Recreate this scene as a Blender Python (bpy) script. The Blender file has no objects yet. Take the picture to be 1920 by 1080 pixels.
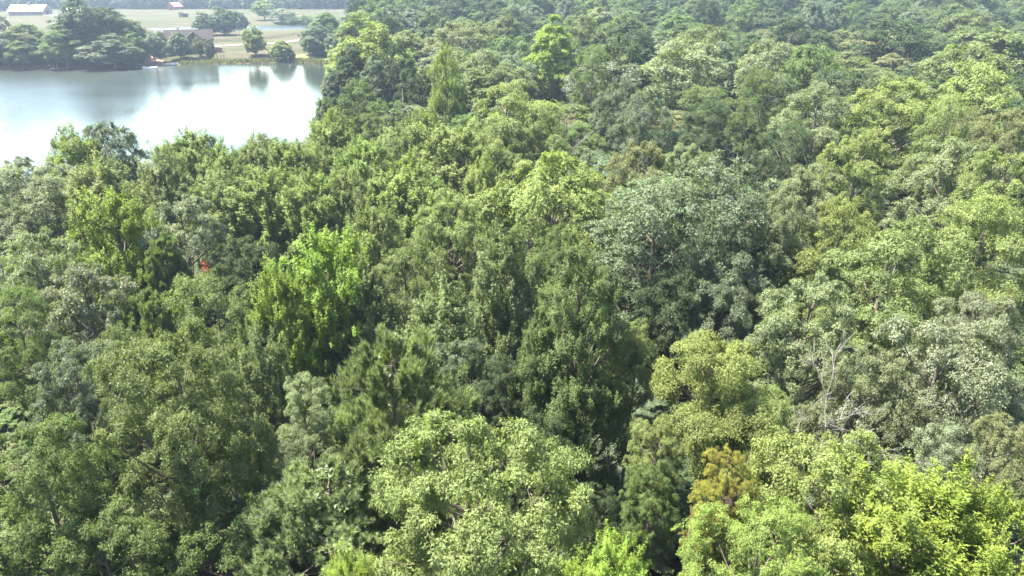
import bpy, bisect, math, random
import numpy as np
from mathutils import Vector

# ------------------------------------------------------------------ camera, sky, sun, exposure
scene = bpy.context.scene
col = scene.collection
CAM_H = 30.0
FPX = 1371.0                                   # focal length in photo pixels (1920 wide)
PITCH = math.atan(580.0 / FPX)                 # horizon a little above the frame
cam_data = bpy.data.cameras.new("camera")
cam_data.sensor_width = 36.0
cam_data.lens = 36.0 * FPX / 1920.0
cam_data.clip_start = 0.5
cam_data.clip_end = 9000.0
cam = bpy.data.objects.new("camera", cam_data)
cam.location = (0, 0, CAM_H)
cam.rotation_euler = (math.pi / 2 - PITCH, 0, 0)
col.objects.link(cam)
scene.camera = cam

SUN_AZ, SUN_EL = math.radians(-78), math.radians(65)
world = bpy.data.worlds.new("World")
scene.world = world
world.use_nodes = True
wn = world.node_tree.nodes
wl = world.node_tree.links
wn.clear()
sky = wn.new("ShaderNodeTexSky")
sky.sky_type = 'NISHITA'
sky.sun_disc = False
sky.sun_elevation = SUN_EL
sky.sun_rotation = SUN_AZ
sky.air_density = 1.45
sky.dust_density = 1.0
sky.ozone_density = 1.0
bg = wn.new("ShaderNodeBackground")
bg.inputs["Strength"].default_value = 0.08
wo = wn.new("ShaderNodeOutputWorld")
wl.new(sky.outputs[0], bg.inputs[0])
wl.new(bg.outputs[0], wo.inputs[0])

sun_data = bpy.data.lights.new("sun", 'SUN')
sun_data.energy = 5.0
sun_data.angle = math.radians(0.6)
sun_data.color = (1.0, 0.955, 0.87)
sun = bpy.data.objects.new("sun", sun_data)
sv = Vector((math.sin(SUN_AZ) * math.cos(SUN_EL), math.cos(SUN_AZ) * math.cos(SUN_EL), math.sin(SUN_EL)))
sun.rotation_euler = sv.to_track_quat('Z', 'Y').to_euler()
sun.location = sv * 300
col.objects.link(sun)

vs = scene.view_settings
vs.view_transform = 'Standard'
vs.look = 'None'
vs.gamma = 1.0
vs.exposure = 2.75
vs.use_curve_mapping = False
cy = scene.cycles
cy.max_bounces = 4
cy.diffuse_bounces = 2
cy.glossy_bounces = 2
cy.transmission_bounces = 3
cy.volume_bounces = 0
cy.transparent_max_bounces = 4
cy.caustics_reflective = False
cy.caustics_refractive = False
cy.sample_clamp_indirect = 6.0

# ------------------------------------------------------------------ pixel <-> place
CP, SP = math.cos(PITCH), math.sin(PITCH)

def ray(px, py):
    a = (px - 960.0) / FPX
    b = (540.0 - py) / FPX
    return a, CP + b * SP, -SP + b * CP

def at_z(px, py, z):
    """point of the plane z seen at a photo pixel; also its depth along the lens axis"""
    dx, dy, dz = ray(px, py)
    t = (z - CAM_H) / dz
    return dx * t, dy * t, t

def to_px(x, y, z):
    zz = z - CAM_H
    d = y * CP - zz * SP
    v = y * SP + zz * CP
    return 960 + FPX * x / d, 540 - FPX * v / d, d

# ------------------------------------------------------------------ terrain shape
LAKE = np.array([(-300, 258), (-230, 268), (-184, 272), (-160, 274), (-134, 277), (-127, 286), (-112, 290), (-99, 293),
                 (-83, 296), (-70, 287), (-60, 272), (-51, 240), (-44, 205), (-38, 165), (-33, 135), (-34, 112), (-46, 102),
                 (-62, 97), (-80, 94), (-110, 92), (-150, 90), (-300, 84)], float)
POND = np.array([(-215, 452), (-190, 432), (-168, 428), (-150, 436), (-120, 446), (-98, 462), (-104, 486), (-130, 495),
                 (-165, 480), (-195, 472)], float)
POND_Z = 3.0
LAWN = np.array([(-420, 280), (-184, 272), (-134, 276), (-99, 290), (-70, 284), (-64, 300), (-76, 360), (-80, 440), (-90, 560),
                 (-140, 690), (-430, 720)], float)

def poly_sd(P, x, y):
    """signed distance, negative inside"""
    x = np.asarray(x, float); y = np.asarray(y, float)
    d = np.full(x.shape, 1e9)
    inside = np.zeros(x.shape, bool)
    n = len(P)
    for i in range(n):
        ax, ay = P[i]; bx_, by_ = P[(i + 1) % n]
        ex, ey = bx_ - ax, by_ - ay
        t = np.clip(((x - ax) * ex + (y - ay) * ey) / (ex * ex + ey * ey), 0, 1)
        d = np.minimum(d, np.hypot(x - ax - t * ex, y - ay - t * ey))
        c = ((ay > y) != (by_ > y))
        with np.errstate(divide='ignore', invalid='ignore'):
            c &= x < (bx_ - ax) * (y - ay) / (by_ - ay if by_ != ay else 1e-9) + ax
        inside ^= c
    return np.where(inside, -d, d)

def sstep(t):
    t = np.clip(t, 0, 1)
    return t * t * (3 - 2 * t)

def ground(x, y):
    x = np.asarray(x, float); y = np.asarray(y, float)
    z = np.interp(y, [-300, 0, 90, 270, 306, 420, 490, 585, 660, 800, 1100, 1600, 2600, 6000],
                  [1.5, 1.5, 1.2, 1.4, 2.3, 3.5, 3.8, 5.0, 6.0, 8.0, 13.0, 22.0, 40.0, 42.0])
    z = z + 0.35 * np.sin(x * .045 + 1.3) * np.cos(y * .038) + 0.12 * np.sin(x * .19) * np.sin(y * .23 + 2)
    z = z + np.clip((y - 500) / 900, 0, 1) * (5 * np.sin(x * .006 + 1) + 4 * np.sin(x * .013 + y * .004))
    sd = poly_sd(LAKE, x, y)
    z = np.where(sd > 0, 0.12 + (z - 0.12) * sstep(sd / 16.0), -0.25 - np.minimum(2.2, -sd * .18))
    sp = poly_sd(POND, x, y)
    z = np.where(sp > 0, (POND_Z + .15) + (z - POND_Z - .15) * sstep(sp / 14.0), POND_Z - .3 - np.minimum(1.5, -sp * .15)) if np.ndim(z) else (
        (POND_Z + .15) + (z - POND_Z - .15) * sstep(sp / 14.0) if sp > 0 else POND_Z - .6)
    return z

def at_ground(px, py):
    z = 1.5
    for _ in range(12):
        x, y, t = at_z(px, py, z)
        z = 0.5 * z + 0.5 * gz(x, y)
    return x, y, z, t

# ------------------------------------------------------------------ object helpers
def tag(o, label=None, cat=None, group=None, kind=None):
    if label: o["label"] = label
    if cat: o["category"] = cat
    if group: o["group"] = group
    if kind: o["kind"] = kind
    return o

def link(name, data, parent=None, mat=None):
    o = bpy.data.objects.new(name, data)
    col.objects.link(o)
    if parent: o.parent = parent
    if mat is not None:
        if len(data.materials) == 0: data.materials.append(mat)
        o.material_slots[0].link = 'OBJECT'
        o.material_slots[0].material = mat
    return o

def empty(name, loc, rz=0.0, scale=(1, 1, 1)):
    o = bpy.data.objects.new(name, None)
    o.empty_display_size = 0.5
    o.location = loc
    o.rotation_euler = (0, 0, rz)
    o.scale = scale
    col.objects.link(o)
    return o

class MB:
    """collects boxes, prisms and tubes into one mesh"""
    def __init__(s): s.v = []; s.f = []
    def add(s, vs_, fs):
        k = len(s.v); s.v += [tuple(map(float, p)) for p in vs_]; s.f += [tuple(i + k for i in f) for f in fs]
        return s
    def box(s, x0, x1, y0, y1, z0, z1):
        return s.add([(x0, y0, z0), (x1, y0, z0), (x1, y1, z0), (x0, y1, z0), (x0, y0, z1), (x1, y0, z1), (x1, y1, z1), (x0, y1, z1)],
                     [(3, 2, 1, 0), (4, 5, 6, 7), (0, 1, 5, 4), (1, 2, 6, 5), (2, 3, 7, 6), (3, 0, 4, 7)])
    def prism_x(s, prof, x0, x1):
        """profile in (y, z), extruded along x"""
        n = len(prof)
        return s.add([(x0, y, z) for y, z in prof] + [(x1, y, z) for y, z in prof],
                     [tuple(range(n - 1, -1, -1)), tuple(range(n, 2 * n))] + [(i, (i + 1) % n, n + (i + 1) % n, n + i) for i in range(n)])
    def prism_y(s, prof, y0, y1):
        n = len(prof)
        return s.add([(x, y0, z) for x, z in prof] + [(x, y1, z) for x, z in prof],
                     [tuple(range(n)), tuple(range(2 * n - 1, n - 1, -1))] + [((i + 1) % n, i, n + i, n + (i + 1) % n) for i in range(n)])
    def tube(s, pts, radii, sides=6):
        pts = [np.array(p, float) for p in pts]
        rings = []
        for i, p in enumerate(pts):
            d = pts[min(i + 1, len(pts) - 1)] - pts[max(i - 1, 0)]
            d = d / (np.linalg.norm(d) + 1e-9)
            u = np.cross(d, (0.31, 0.95, 0.07) if abs(d[1]) < .9 else (1, 0, 0)); u /= np.linalg.norm(u)
            w = np.cross(d, u)
            rings.append([p + radii[i] * (math.cos(a) * u + math.sin(a) * w) for a in np.arange(sides) * 2 * math.pi / sides])
        vs_ = [q for r in rings for q in r]
        fs = [(i * sides + j, i * sides + (j + 1) % sides, (i + 1) * sides + (j + 1) % sides, (i + 1) * sides + j)
              for i in range(len(pts) - 1) for j in range(sides)]
        fs.append(tuple(range(sides - 1, -1, -1)))
        fs.append(tuple((len(pts) - 1) * sides + j for j in range(sides)))
        return s.add(vs_, fs)
    def mesh(s, name):
        m = bpy.data.meshes.new(name); m.from_pydata(s.v, [], s.f); m.update(); return m
    def build(s, name, mat, parent=None): return link(name, s.mesh(name), parent, mat)

# ------------------------------------------------------------------ materials
def new_mat(name):
    m = bpy.data.materials.new(name); m.use_nodes = True
    nt = m.node_tree; nt.nodes.clear()
    return m, nt.nodes, nt.links

def plain(name, c, rough=.8, var=.25, scale=3.0, bump=0.0, spec=.3):
    m, n, l = new_mat(name)
    out = n.new("ShaderNodeOutputMaterial"); p = n.new("ShaderNodeBsdfPrincipled")
    tc = n.new("ShaderNodeTexCoord"); no = n.new("ShaderNodeTexNoise")
    no.inputs["Scale"].default_value = scale; no.inputs["Detail"].default_value = 6
    r = n.new("ShaderNodeMapRange"); r.inputs[3].default_value = 1 - var; r.inputs[4].default_value = 1 + var
    mx = n.new("ShaderNodeMix"); mx.data_type = 'RGBA'; mx.blend_type = 'MULTIPLY'; mx.inputs[0].default_value = 1
    mx.inputs[6].default_value = (*c, 1)
    l.new(tc.outputs["Object"], no.inputs["Vector"]); l.new(no.outputs[0], r.inputs[0]); l.new(r.outputs[0], mx.inputs[7])
    l.new(mx.outputs[2], p.inputs["Base Color"])
    p.inputs["Roughness"].default_value = rough; p.inputs["Specular IOR Level"].default_value = spec
    if bump:
        b = n.new("ShaderNodeBump"); b.inputs["Strength"].default_value = bump; b.inputs["Distance"].default_value = .05
        l.new(no.outputs[0], b.inputs["Height"]); l.new(b.outputs[0], p.inputs["Normal"])
    l.new(p.outputs[0], out.inputs[0])
    return m

def leaf_mat(name, c, trans=(1.3, 1.45, .5), tw=.38, rough=.62, spec=.22, hue=.016, tipc=None):
    """leaf blade: sheen on the face, light let through from behind; each leaf, spray and tree a slightly different green"""
    m, n, l = new_mat(name)
    out = n.new("ShaderNodeOutputMaterial"); p = n.new("ShaderNodeBsdfPrincipled"); t = n.new("ShaderNodeBsdfTranslucent")
    at = n.new("ShaderNodeAttribute"); at.attribute_name = "tint"
    oi = n.new("ShaderNodeObjectInfo")
    rv = n.new("ShaderNodeMapRange"); rv.inputs[3].default_value = .6; rv.inputs[4].default_value = 1.4
    l.new(at.outputs["Fac"], rv.inputs[0])
    ro = n.new("ShaderNodeMapRange"); ro.inputs[3].default_value = .88; ro.inputs[4].default_value = 1.12
    l.new(oi.outputs["Random"], ro.inputs[0])
    mv = n.new("ShaderNodeMath"); mv.operation = 'MULTIPLY'; l.new(rv.outputs[0], mv.inputs[0]); l.new(ro.outputs[0], mv.inputs[1])
    hs = n.new("ShaderNodeHueSaturation"); hs.inputs["Color"].default_value = (*c, 1)
    at2 = n.new("ShaderNodeAttribute"); at2.attribute_name = "hue"
    ho = n.new("ShaderNodeMapRange"); ho.inputs[3].default_value = .5 - hue; ho.inputs[4].default_value = .5 + hue
    ad = n.new("ShaderNodeMath"); ad.operation = 'ADD'; ad.use_clamp = False
    ml = n.new("ShaderNodeMath"); ml.operation = 'MULTIPLY_ADD'; ml.inputs[1].default_value = .5; ml.inputs[2].default_value = 0
    l.new(oi.outputs["Random"], ml.inputs[0])
    ml2 = n.new("ShaderNodeMath"); ml2.operation = 'MULTIPLY'; ml2.inputs[1].default_value = .5
    l.new(at2.outputs["Fac"], ml2.inputs[0])
    l.new(ml.outputs[0], ad.inputs[0]); l.new(ml2.outputs[0], ad.inputs[1]); l.new(ad.outputs[0], ho.inputs[0])
    l.new(ho.outputs[0], hs.inputs["Hue"]); l.new(mv.outputs[0], hs.inputs["Value"])
    colr = hs.outputs[0]
    if tipc:
        gt = n.new("ShaderNodeMapRange"); gt.inputs[1].default_value = .40; gt.inputs[2].default_value = .85
        l.new(at2.outputs["Fac"], gt.inputs[0])
        mt = n.new("ShaderNodeMix"); mt.data_type = 'RGBA'; mt.inputs[7].default_value = (*tipc, 1)
        l.new(gt.outputs[0], mt.inputs[0]); l.new(colr, mt.inputs[6]); colr = mt.outputs[2]
    l.new(colr, p.inputs["Base Color"])
    p.inputs["Roughness"].default_value = rough; p.inputs["Specular IOR Level"].default_value = spec
    tm = n.new("ShaderNodeMix"); tm.data_type = 'RGBA'; tm.blend_type = 'MULTIPLY'; tm.inputs[0].default_value = 1
    tm.inputs[7].default_value = (*trans, 1); l.new(colr, tm.inputs[6]); l.new(tm.outputs[2], t.inputs[0])
    ms = n.new("ShaderNodeMixShader"); ms.inputs[0].default_value = tw
    l.new(p.outputs[0], ms.inputs[1]); l.new(t.outputs[0], ms.inputs[2]); l.new(ms.outputs[0], out.inputs[0])
    return m

LEAF = {
    'lime':   leaf_mat('leaf_lime', (.142, .192, .028)),
    'fresh':  leaf_mat('leaf_fresh', (.144, .184, .044)),
    'bright': leaf_mat('leaf_bright', (.136, .164, .052)),
    'yellow': leaf_mat('leaf_yellow_green', (.152, .180, .052)),
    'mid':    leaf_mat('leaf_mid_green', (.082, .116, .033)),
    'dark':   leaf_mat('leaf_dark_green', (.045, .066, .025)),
    'blue':   leaf_mat('leaf_blue_green', (.080, .106, .050), spec=.5),
    'sage':   leaf_mat('leaf_sage', (.086, .112, .054), spec=.4),
    'silver': leaf_mat('leaf_silvery', (.130, .147, .083), rough=.55, spec=.35),
    'pale':   leaf_mat('leaf_pale_olive', (.136, .156, .074), rough=.58, spec=.28),
    'olive':  leaf_mat('leaf_olive', (.104, .128, .043)),
    'brown':  leaf_mat('leaf_brown_olive', (.128, .132, .058)),
    'rust':   leaf_mat('leaf_rust', (.160, .152, .028), hue=.03, tipc=(.168, .130, .030)),
    'redtip': leaf_mat('leaf_red', (.20, .035, .02)),
    'pine':   leaf_mat('needle_green', (.145, .182, .084), tw=.4, spec=.3, hue=.02),
}
BARK = plain('bark', (.10, .080, .062), .9, .4, 6, .4)
BARK_PALE = plain('bark_pale', (.30, .27, .24), .85, .3, 5, .3)
DEADWOOD = plain('dead_wood', (.125, .115, .108), .85, .3, 5, .2)
WOOD = plain('weathered_wood', (.16, .115, .085), .85, .3, 4, .2)
ROOF = plain('grey_shingle', (.036, .029, .027), .9, .2, 2, .1, .1)
METAL_ROOF = plain('white_metal_roof', (.55, .53, .53), .35, .06, .6, 0, .5)
RED_ROOF = plain('pink_red_roof', (.34, .14, .13), .5, .15, 1)
RED_WALL = plain('red_boards', (.26, .06, .05), .8, .2, 2)
BRICK = plain('red_brown_wall', (.34, .14, .09), .85, .2, 3)
WHITE = plain('white_paint', (.75, .74, .72), .6, .06, 2)
LOG = plain('log_wall', (.15, .10, .085), .8, .25, 3, .2)
DARKIN = plain('dark_doorway', (.02, .018, .018), .9, .1, 2)
GLASS = plain('window_glass', (.05, .06, .07), .12, .05, 1, 0, .6)
GRAVEL = plain('pale_gravel', (.17, .15, .13), .95, .2, .8)
STONE = plain('pale_stone', (.45, .42, .39), .9, .25, 2, .3)
DOCKW = plain('bleached_planks', (.55, .52, .49), .8, .15, 3)
CLAY = plain('clay', (.30, .17, .11), .95, .25, .5)

# ground: leaf litter, pasture, bank
def ground_mat():
    m, n, l = new_mat('ground')
    out = n.new("ShaderNodeOutputMaterial"); p = n.new("ShaderNodeBsdfPrincipled")
    geo = n.new("ShaderNodeNewGeometry")
    fa = n.new("ShaderNodeAttribute"); fa.attribute_name = "lawn"
    ba = n.new("ShaderNodeAttribute"); ba.attribute_name = "bank"
    def noise(s, d=6, st=None):
        x = n.new("ShaderNodeTexNoise"); x.inputs["Scale"].default_value = s; x.inputs["Detail"].default_value = d
        if st:
            mp = n.new("ShaderNodeMapping"); mp.inputs["Scale"].default_value = st
            l.new(geo.outputs["Position"], mp.inputs[0]); l.new(mp.outputs[0], x.inputs["Vector"])
        else:
            l.new(geo.outputs["Position"], x.inputs["Vector"])
        return x
    def ramp(src, stops):
        r = n.new("ShaderNodeValToRGB"); e = r.color_ramp.elements
        e[0].position, e[0].color = stops[0][0], (*stops[0][1], 1)
        e[1].position, e[1].color = stops[-1][0], (*stops[-1][1], 1)
        for pos, c in stops[1:-1]:
            k = e.new(pos); k.color = (*c, 1)
        l.new(src, r.inputs[0]); return r
    litter = ramp(noise(.5).outputs[0], [(.3, (.010, .008, .006)), (.55, (.019, .015, .010)), (.75, (.016, .019, .009))])
    field = ramp(noise(.05, 8, (.5, 1.6, 1)).outputs[0], [(.3, (.028, .037, .011)), (.47, (.042, .042, .018)), (.62, (.062, .052, .032)), (.75, (.038, .043, .015))])
    fine = noise(.9, 4)
    fm = n.new("ShaderNodeMapRange"); fm.inputs[3].default_value = .75; fm.inputs[4].default_value = 1.2
    l.new(fine.outputs[0], fm.inputs[0])
    mul = n.new("ShaderNodeMix"); mul.data_type = 'RGBA'; mul.blend_type = 'MULTIPLY'; mul.inputs[0].default_value = 1
    l.new(field.outputs[0], mul.inputs[6]); l.new(fm.outputs[0], mul.inputs[7])
    a = n.new("ShaderNodeMix"); a.data_type = 'RGBA'
    l.new(fa.outputs["Fac"], a.inputs[0]); l.new(litter.outputs[0], a.inputs[6]); l.new(mul.outputs[2], a.inputs[7])
    bank = ramp(noise(.6).outputs[0], [(.3, (.10, .065, .045)), (.7, (.20, .15, .10))])
    b = n.new("ShaderNodeMix"); b.data_type = 'RGBA'
    l.new(ba.outputs["Fac"], b.inputs[0]); l.new(a.outputs[2], b.inputs[6]); l.new(bank.outputs[0], b.inputs[7])
    l.new(b.outputs[2], p.inputs["Base Color"]); p.inputs["Roughness"].default_value = 1.0
    p.inputs["Specular IOR Level"].default_value = .1
    bp = n.new("ShaderNodeBump"); bp.inputs["Strength"].default_value = .5; bp.inputs["Distance"].default_value = .3
    l.new(fine.outputs[0], bp.inputs["Height"]); l.new(bp.outputs[0], p.inputs["Normal"])
    l.new(p.outputs[0], out.inputs[0])
    return m

def water_mat():
    m, n, l = new_mat('water')
    out = n.new("ShaderNodeOutputMaterial"); p = n.new("ShaderNodeBsdfPrincipled")
    p.inputs["Base Color"].default_value = (.022, .028, .022, 1); p.inputs["IOR"].default_value = 1.9
    p.inputs["Specular IOR Level"].default_value = .5
    geo = n.new("ShaderNodeNewGeometry")
    big = n.new("ShaderNodeTexNoise"); big.inputs["Scale"].default_value = .014; big.inputs["Detail"].default_value = 3
    mp = n.new("ShaderNodeMapping"); mp.inputs["Scale"].default_value = (.7, 1.4, 1)
    l.new(geo.outputs["Position"], mp.inputs[0]); l.new(mp.outputs[0], big.inputs["Vector"])
    # the breeze reaches the western arm of the lake; the eastern cove lies calm
    sx = n.new("ShaderNodeSeparateXYZ"); l.new(geo.outputs["Position"], sx.inputs[0])
    mr = n.new("ShaderNodeMapRange"); mr.inputs[1].default_value = -92; mr.inputs[2].default_value = -132; mr.inputs[3].default_value = 0; mr.inputs[4].default_value = 1
    l.new(sx.outputs[0], mr.inputs[0])
    ad = n.new("ShaderNodeMath"); ad.operation = 'MULTIPLY_ADD'; ad.inputs[1].default_value = 1.2; ad.inputs[2].default_value = -.6
    l.new(big.outputs[0], ad.inputs[0])
    su = n.new("ShaderNodeMath"); su.operation = 'ADD'; su.use_clamp = True
    l.new(mr.outputs[0], su.inputs[0]); l.new(ad.outputs[0], su.inputs[1])
    rip = n.new("ShaderNodeTexNoise"); rip.inputs["Scale"].default_value = 1.1; rip.inputs["Detail"].default_value = 3
    mp2 = n.new("ShaderNodeMapping"); mp2.inputs["Scale"].default_value = (.8, 1.6, 1); mp2.inputs["Rotation"].default_value = (0, 0, .3)
    l.new(geo.outputs["Position"], mp2.inputs[0]); l.new(mp2.outputs[0], rip.inputs["Vector"])
    st = n.new("ShaderNodeMapRange"); st.inputs[3].default_value = .12; st.inputs[4].default_value = 1.0
    l.new(su.outputs[0], st.inputs[0])
    bp = n.new("ShaderNodeBump"); bp.inputs["Distance"].default_value = .17
    l.new(st.outputs[0], bp.inputs["Strength"]); l.new(rip.outputs[0], bp.inputs["Height"]); l.new(bp.outputs[0], p.inputs["Normal"])
    rr = n.new("ShaderNodeMapRange"); rr.inputs[3].default_value = .03; rr.inputs[4].default_value = .22
    l.new(su.outputs[0], rr.inputs[0]); l.new(rr.outputs[0], p.inputs["Roughness"])
    l.new(p.outputs[0], out.inputs[0])
    return m

# ------------------------------------------------------------------ the setting: ground, lake, pond, tracks, air
def spaced(a, b, fine0, fine1, step, far):
    xs = list(np.arange(fine0, fine1 + .1, step))
    s, x = step, fine0
    while x > a:
        s = min(s * 1.25, far); x -= s; xs.insert(0, x)
    s, x = step, fine1
    while x < b:
        s = min(s * 1.25, far); x += s; xs.append(x)
    return np.array(xs)

GX = spaced(-3000, 3000, -240, 40, 2.5, 160)
GY = spaced(-300, 3000, 80, 510, 2.5, 160)
X, Y = np.meshgrid(GX, GY)
Z = ground(X.ravel(), Y.ravel())
nx, ny = len(GX), len(GY)
ZG = Z.reshape(len(GY), len(GX))
GXL, GYL = GX.tolist(), GY.tolist()
def gz(x, y):
    i = min(max(bisect.bisect_right(GXL, x) - 1, 0), len(GXL) - 2); j = min(max(bisect.bisect_right(GYL, y) - 1, 0), len(GYL) - 2)
    u = min(max((x - GXL[i]) / (GXL[i + 1] - GXL[i]), 0), 1); v = min(max((y - GYL[j]) / (GYL[j + 1] - GYL[j]), 0), 1)
    return float((ZG[j, i] * (1 - u) + ZG[j, i + 1] * u) * (1 - v) + (ZG[j + 1, i] * (1 - u) + ZG[j + 1, i + 1] * u) * v)
gm = bpy.data.meshes.new('ground')
idx = np.arange(nx * ny).reshape(ny, nx)
quads = np.stack([idx[:-1, :-1], idx[:-1, 1:], idx[1:, 1:], idx[1:, :-1]], -1).reshape(-1, 4)
gm.vertices.add(nx * ny); gm.vertices.foreach_set('co', np.stack([X.ravel(), Y.ravel(), Z], -1).ravel())
gm.loops.add(quads.size); gm.loops.foreach_set('vertex_index', quads.ravel())
gm.polygons.add(len(quads)); gm.polygons.foreach_set('loop_start', np.arange(len(quads)) * 4)
gm.polygons.foreach_set('use_smooth', np.ones(len(quads), bool))
gm.update()
sdL = poly_sd(LAWN, X.ravel(), Y.ravel())
nz = 5 * np.sin(X.ravel() * .11) * np.cos(Y.ravel() * .09)
at1 = gm.attributes.new('lawn', 'FLOAT', 'POINT'); at1.data.foreach_set('value', 1 - sstep((sdL + nz + 3) / 6))
sdK = poly_sd(LAKE, X.ravel(), Y.ravel())
westbank = sstep((-118 - X.ravel()) / 25)
at2 = gm.attributes.new('bank', 'FLOAT', 'POINT')
at2.data.foreach_set('value', (1 - sstep((sdK - 1.5 - 5 * westbank) / 3)) * (sdK > -8))
tag(link('ground', gm, None, ground_mat()), kind='structure')

WATER = water_mat()
def sheet(name, P, z, grow):
    c = P.mean(0)
    Q = c + (P - c) * (1 + grow / np.linalg.norm(P - c, axis=1, keepdims=True))
    m = bpy.data.meshes.new(name)
    m.from_pydata([(x, y, z) for x, y in Q], [], [tuple(range(len(Q)))] if np.cross(Q[1] - Q[0], Q[2] - Q[1]) else [])
    m.update()
    if m.polygons[0].normal.z < 0: m.flip_normals()
    tag(link(name, m, None, WATER), kind='structure')
sheet('lake', LAKE, 0.0, 3.0)
sheet('pond', POND, POND_Z, 2.0)

def strip(name, pix, width, mat, lift=.05, kind='structure'):
    P = np.array([at_ground(*p)[:2] for p in pix])
    d = np.r_[0, np.cumsum(np.linalg.norm(np.diff(P, axis=0), axis=1))]
    s = np.linspace(0, d[-1], max(6, int(d[-1] / 4)))
    C = np.stack([np.interp(s, d, P[:, 0]), np.interp(s, d, P[:, 1])], -1)
    T = np.gradient(C, axis=0); T /= np.linalg.norm(T, axis=1, keepdims=True)
    N = np.stack([-T[:, 1], T[:, 0]], -1)
    vs_, fs = [], []
    for k, off in enumerate((-.5, 0, .5)):
        for i in range(len(C)):
            q = C[i] + N[i] * off * width * (1 + .15 * math.sin(i * 1.7))
            vs_.append((q[0], q[1], gz(q[0], q[1]) + lift + (.03 if k == 1 else 0)))
    n_ = len(C)
    for k in range(2):
        for i in range(n_ - 1):
            fs.append((k * n_ + i, k * n_ + i + 1, (k + 1) * n_ + i + 1, (k + 1) * n_ + i))
    m = bpy.data.meshes.new(name); m.from_pydata(vs_, [], fs); m.update()
    if m.polygons[0].normal.z < 0: m.flip_normals()
    return tag(link(name, m, None, mat), kind=kind)
strip('gravel_track', [(386, 88), (410, 86.5), (450, 84), (490, 82), (530, 80), (560, 76), (590, 71)], 4.5, GRAVEL, .12)
strip('farm_road', [(84, 27.5), (96, 28.5), (112, 30), (128, 32.5)], 12, GRAVEL, .25)
strip('clay_path', [(281, 99), (283, 108), (280, 117), (277, 122)], 9, CLAY, .1)
strip('dam_path', [(558, 104), (590, 110), (622, 117)], 5, plain('mown_grass', (.11, .14, .035), .95, .2, .5), .12)

# the air: one closed box round everything
hz = MB().box(-3400, 3400, -480, 3400, -6, 82).build('haze', None)
hm, hn, hl = new_mat('haze')
ho_ = hn.new("ShaderNodeOutputMaterial"); hv = hn.new("ShaderNodeVolumePrincipled")
hv.inputs["Color"].default_value = (.64, .80, 1.0, 1)
hv.inputs["Density"].default_value = .00020
hv.inputs["Anisotropy"].default_value = .25
hl.new(hv.outputs[0], ho_.inputs["Volume"])
hz.data.materials.append(hm)
hm.cycles.homogeneous_volume = True
tag(hz, kind='stuff')
hz.display_type = 'WIRE'

# ------------------------------------------------------------------ crowns
def unit(v):
    return v / (np.linalg.norm(v, axis=-1, keepdims=True) + 1e-9)

def leaf_mesh(name, P, A, N, L, W, tint, hue, fold=.18, droop=.12, tri=False):
    """rhombic leaves: base at P, along A, face N"""
    A = unit(A); S = unit(np.cross(N, A)); N2 = np.cross(A, S)
    L = L[:, None]; W = W[:, None]
    mid = P + A * L * .48
    V = np.stack([P, mid + S * W * .5 + N2 * W * fold, P + A * L - N2 * L * droop, mid - S * W * .5 + N2 * W * fold], 1)
    n = len(P); c = 4
    if tri:                                       # seen smaller: one pointed blade
        c = 3
        V = np.stack([P + S * W * .62, P + A * L * 1.05 - N2 * L * droop, P - S * W * .62], 1)
    m = bpy.data.meshes.new(name)
    m.vertices.add(c * n); m.vertices.foreach_set('co', V.astype(np.float32).ravel())
    m.loops.add(c * n); m.loops.foreach_set('vertex_index', np.arange(c * n, dtype=np.int32))
    m.polygons.add(n); m.polygons.foreach_set('loop_start', np.arange(n, dtype=np.int32) * c)
    m.update()
    for k, a in (('tint', tint), ('hue', hue)):
        t = m.attributes.new(k, 'FLOAT', 'POINT'); t.data.foreach_set('value', np.repeat(a, c).astype(np.float32))
    return m

PROF = {
    'oak': [(0, .45), (.15, .85), (.38, 1), (.62, .93), (.83, .68), (.95, .36), (1, .1)],
    'upr': [(0, .6), (.22, 1), (.52, .92), (.77, .64), (.93, .3), (1, .08)],
    'pop': [(0, .6), (.22, 1), (.5, .88), (.75, .6), (.9, .36), (1, .06)],
    'loc': [(0, .4), (.2, .85), (.5, 1), (.8, .8), (1, .3)],
    'wil': [(0, .7), (.3, 1), (.6, .95), (.85, .7), (1, .25)],
    'pine': [(0, .8), (.25, 1), (.55, .92), (.8, .68), (1, .2)],
}
#        total height, crown radius, crown base as share of height, lobe radius
DIM = {'oak': (16, 5.0, .20, 1.45), 'upr': (14, 3.6, .18, .95), 'pop': (20, 4.4, .20, 1.15), 'loc': (15, 4.6, .46, 1.2),
       'wil': (13, 5.0, .2, 1.2), 'pine': (17, 3.6, .22, 1.0)}
LOD = {'hero': dict(spr=84, lv=42, ls=.108), 'near': dict(spr=66, lv=33, ls=.138), 'mid': dict(spr=56, lv=28, ls=.170), 'far': dict(spr=36, lv=16, ls=.30), 'vfar': dict(spr=9, lv=7, ls=1.0)}

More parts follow.
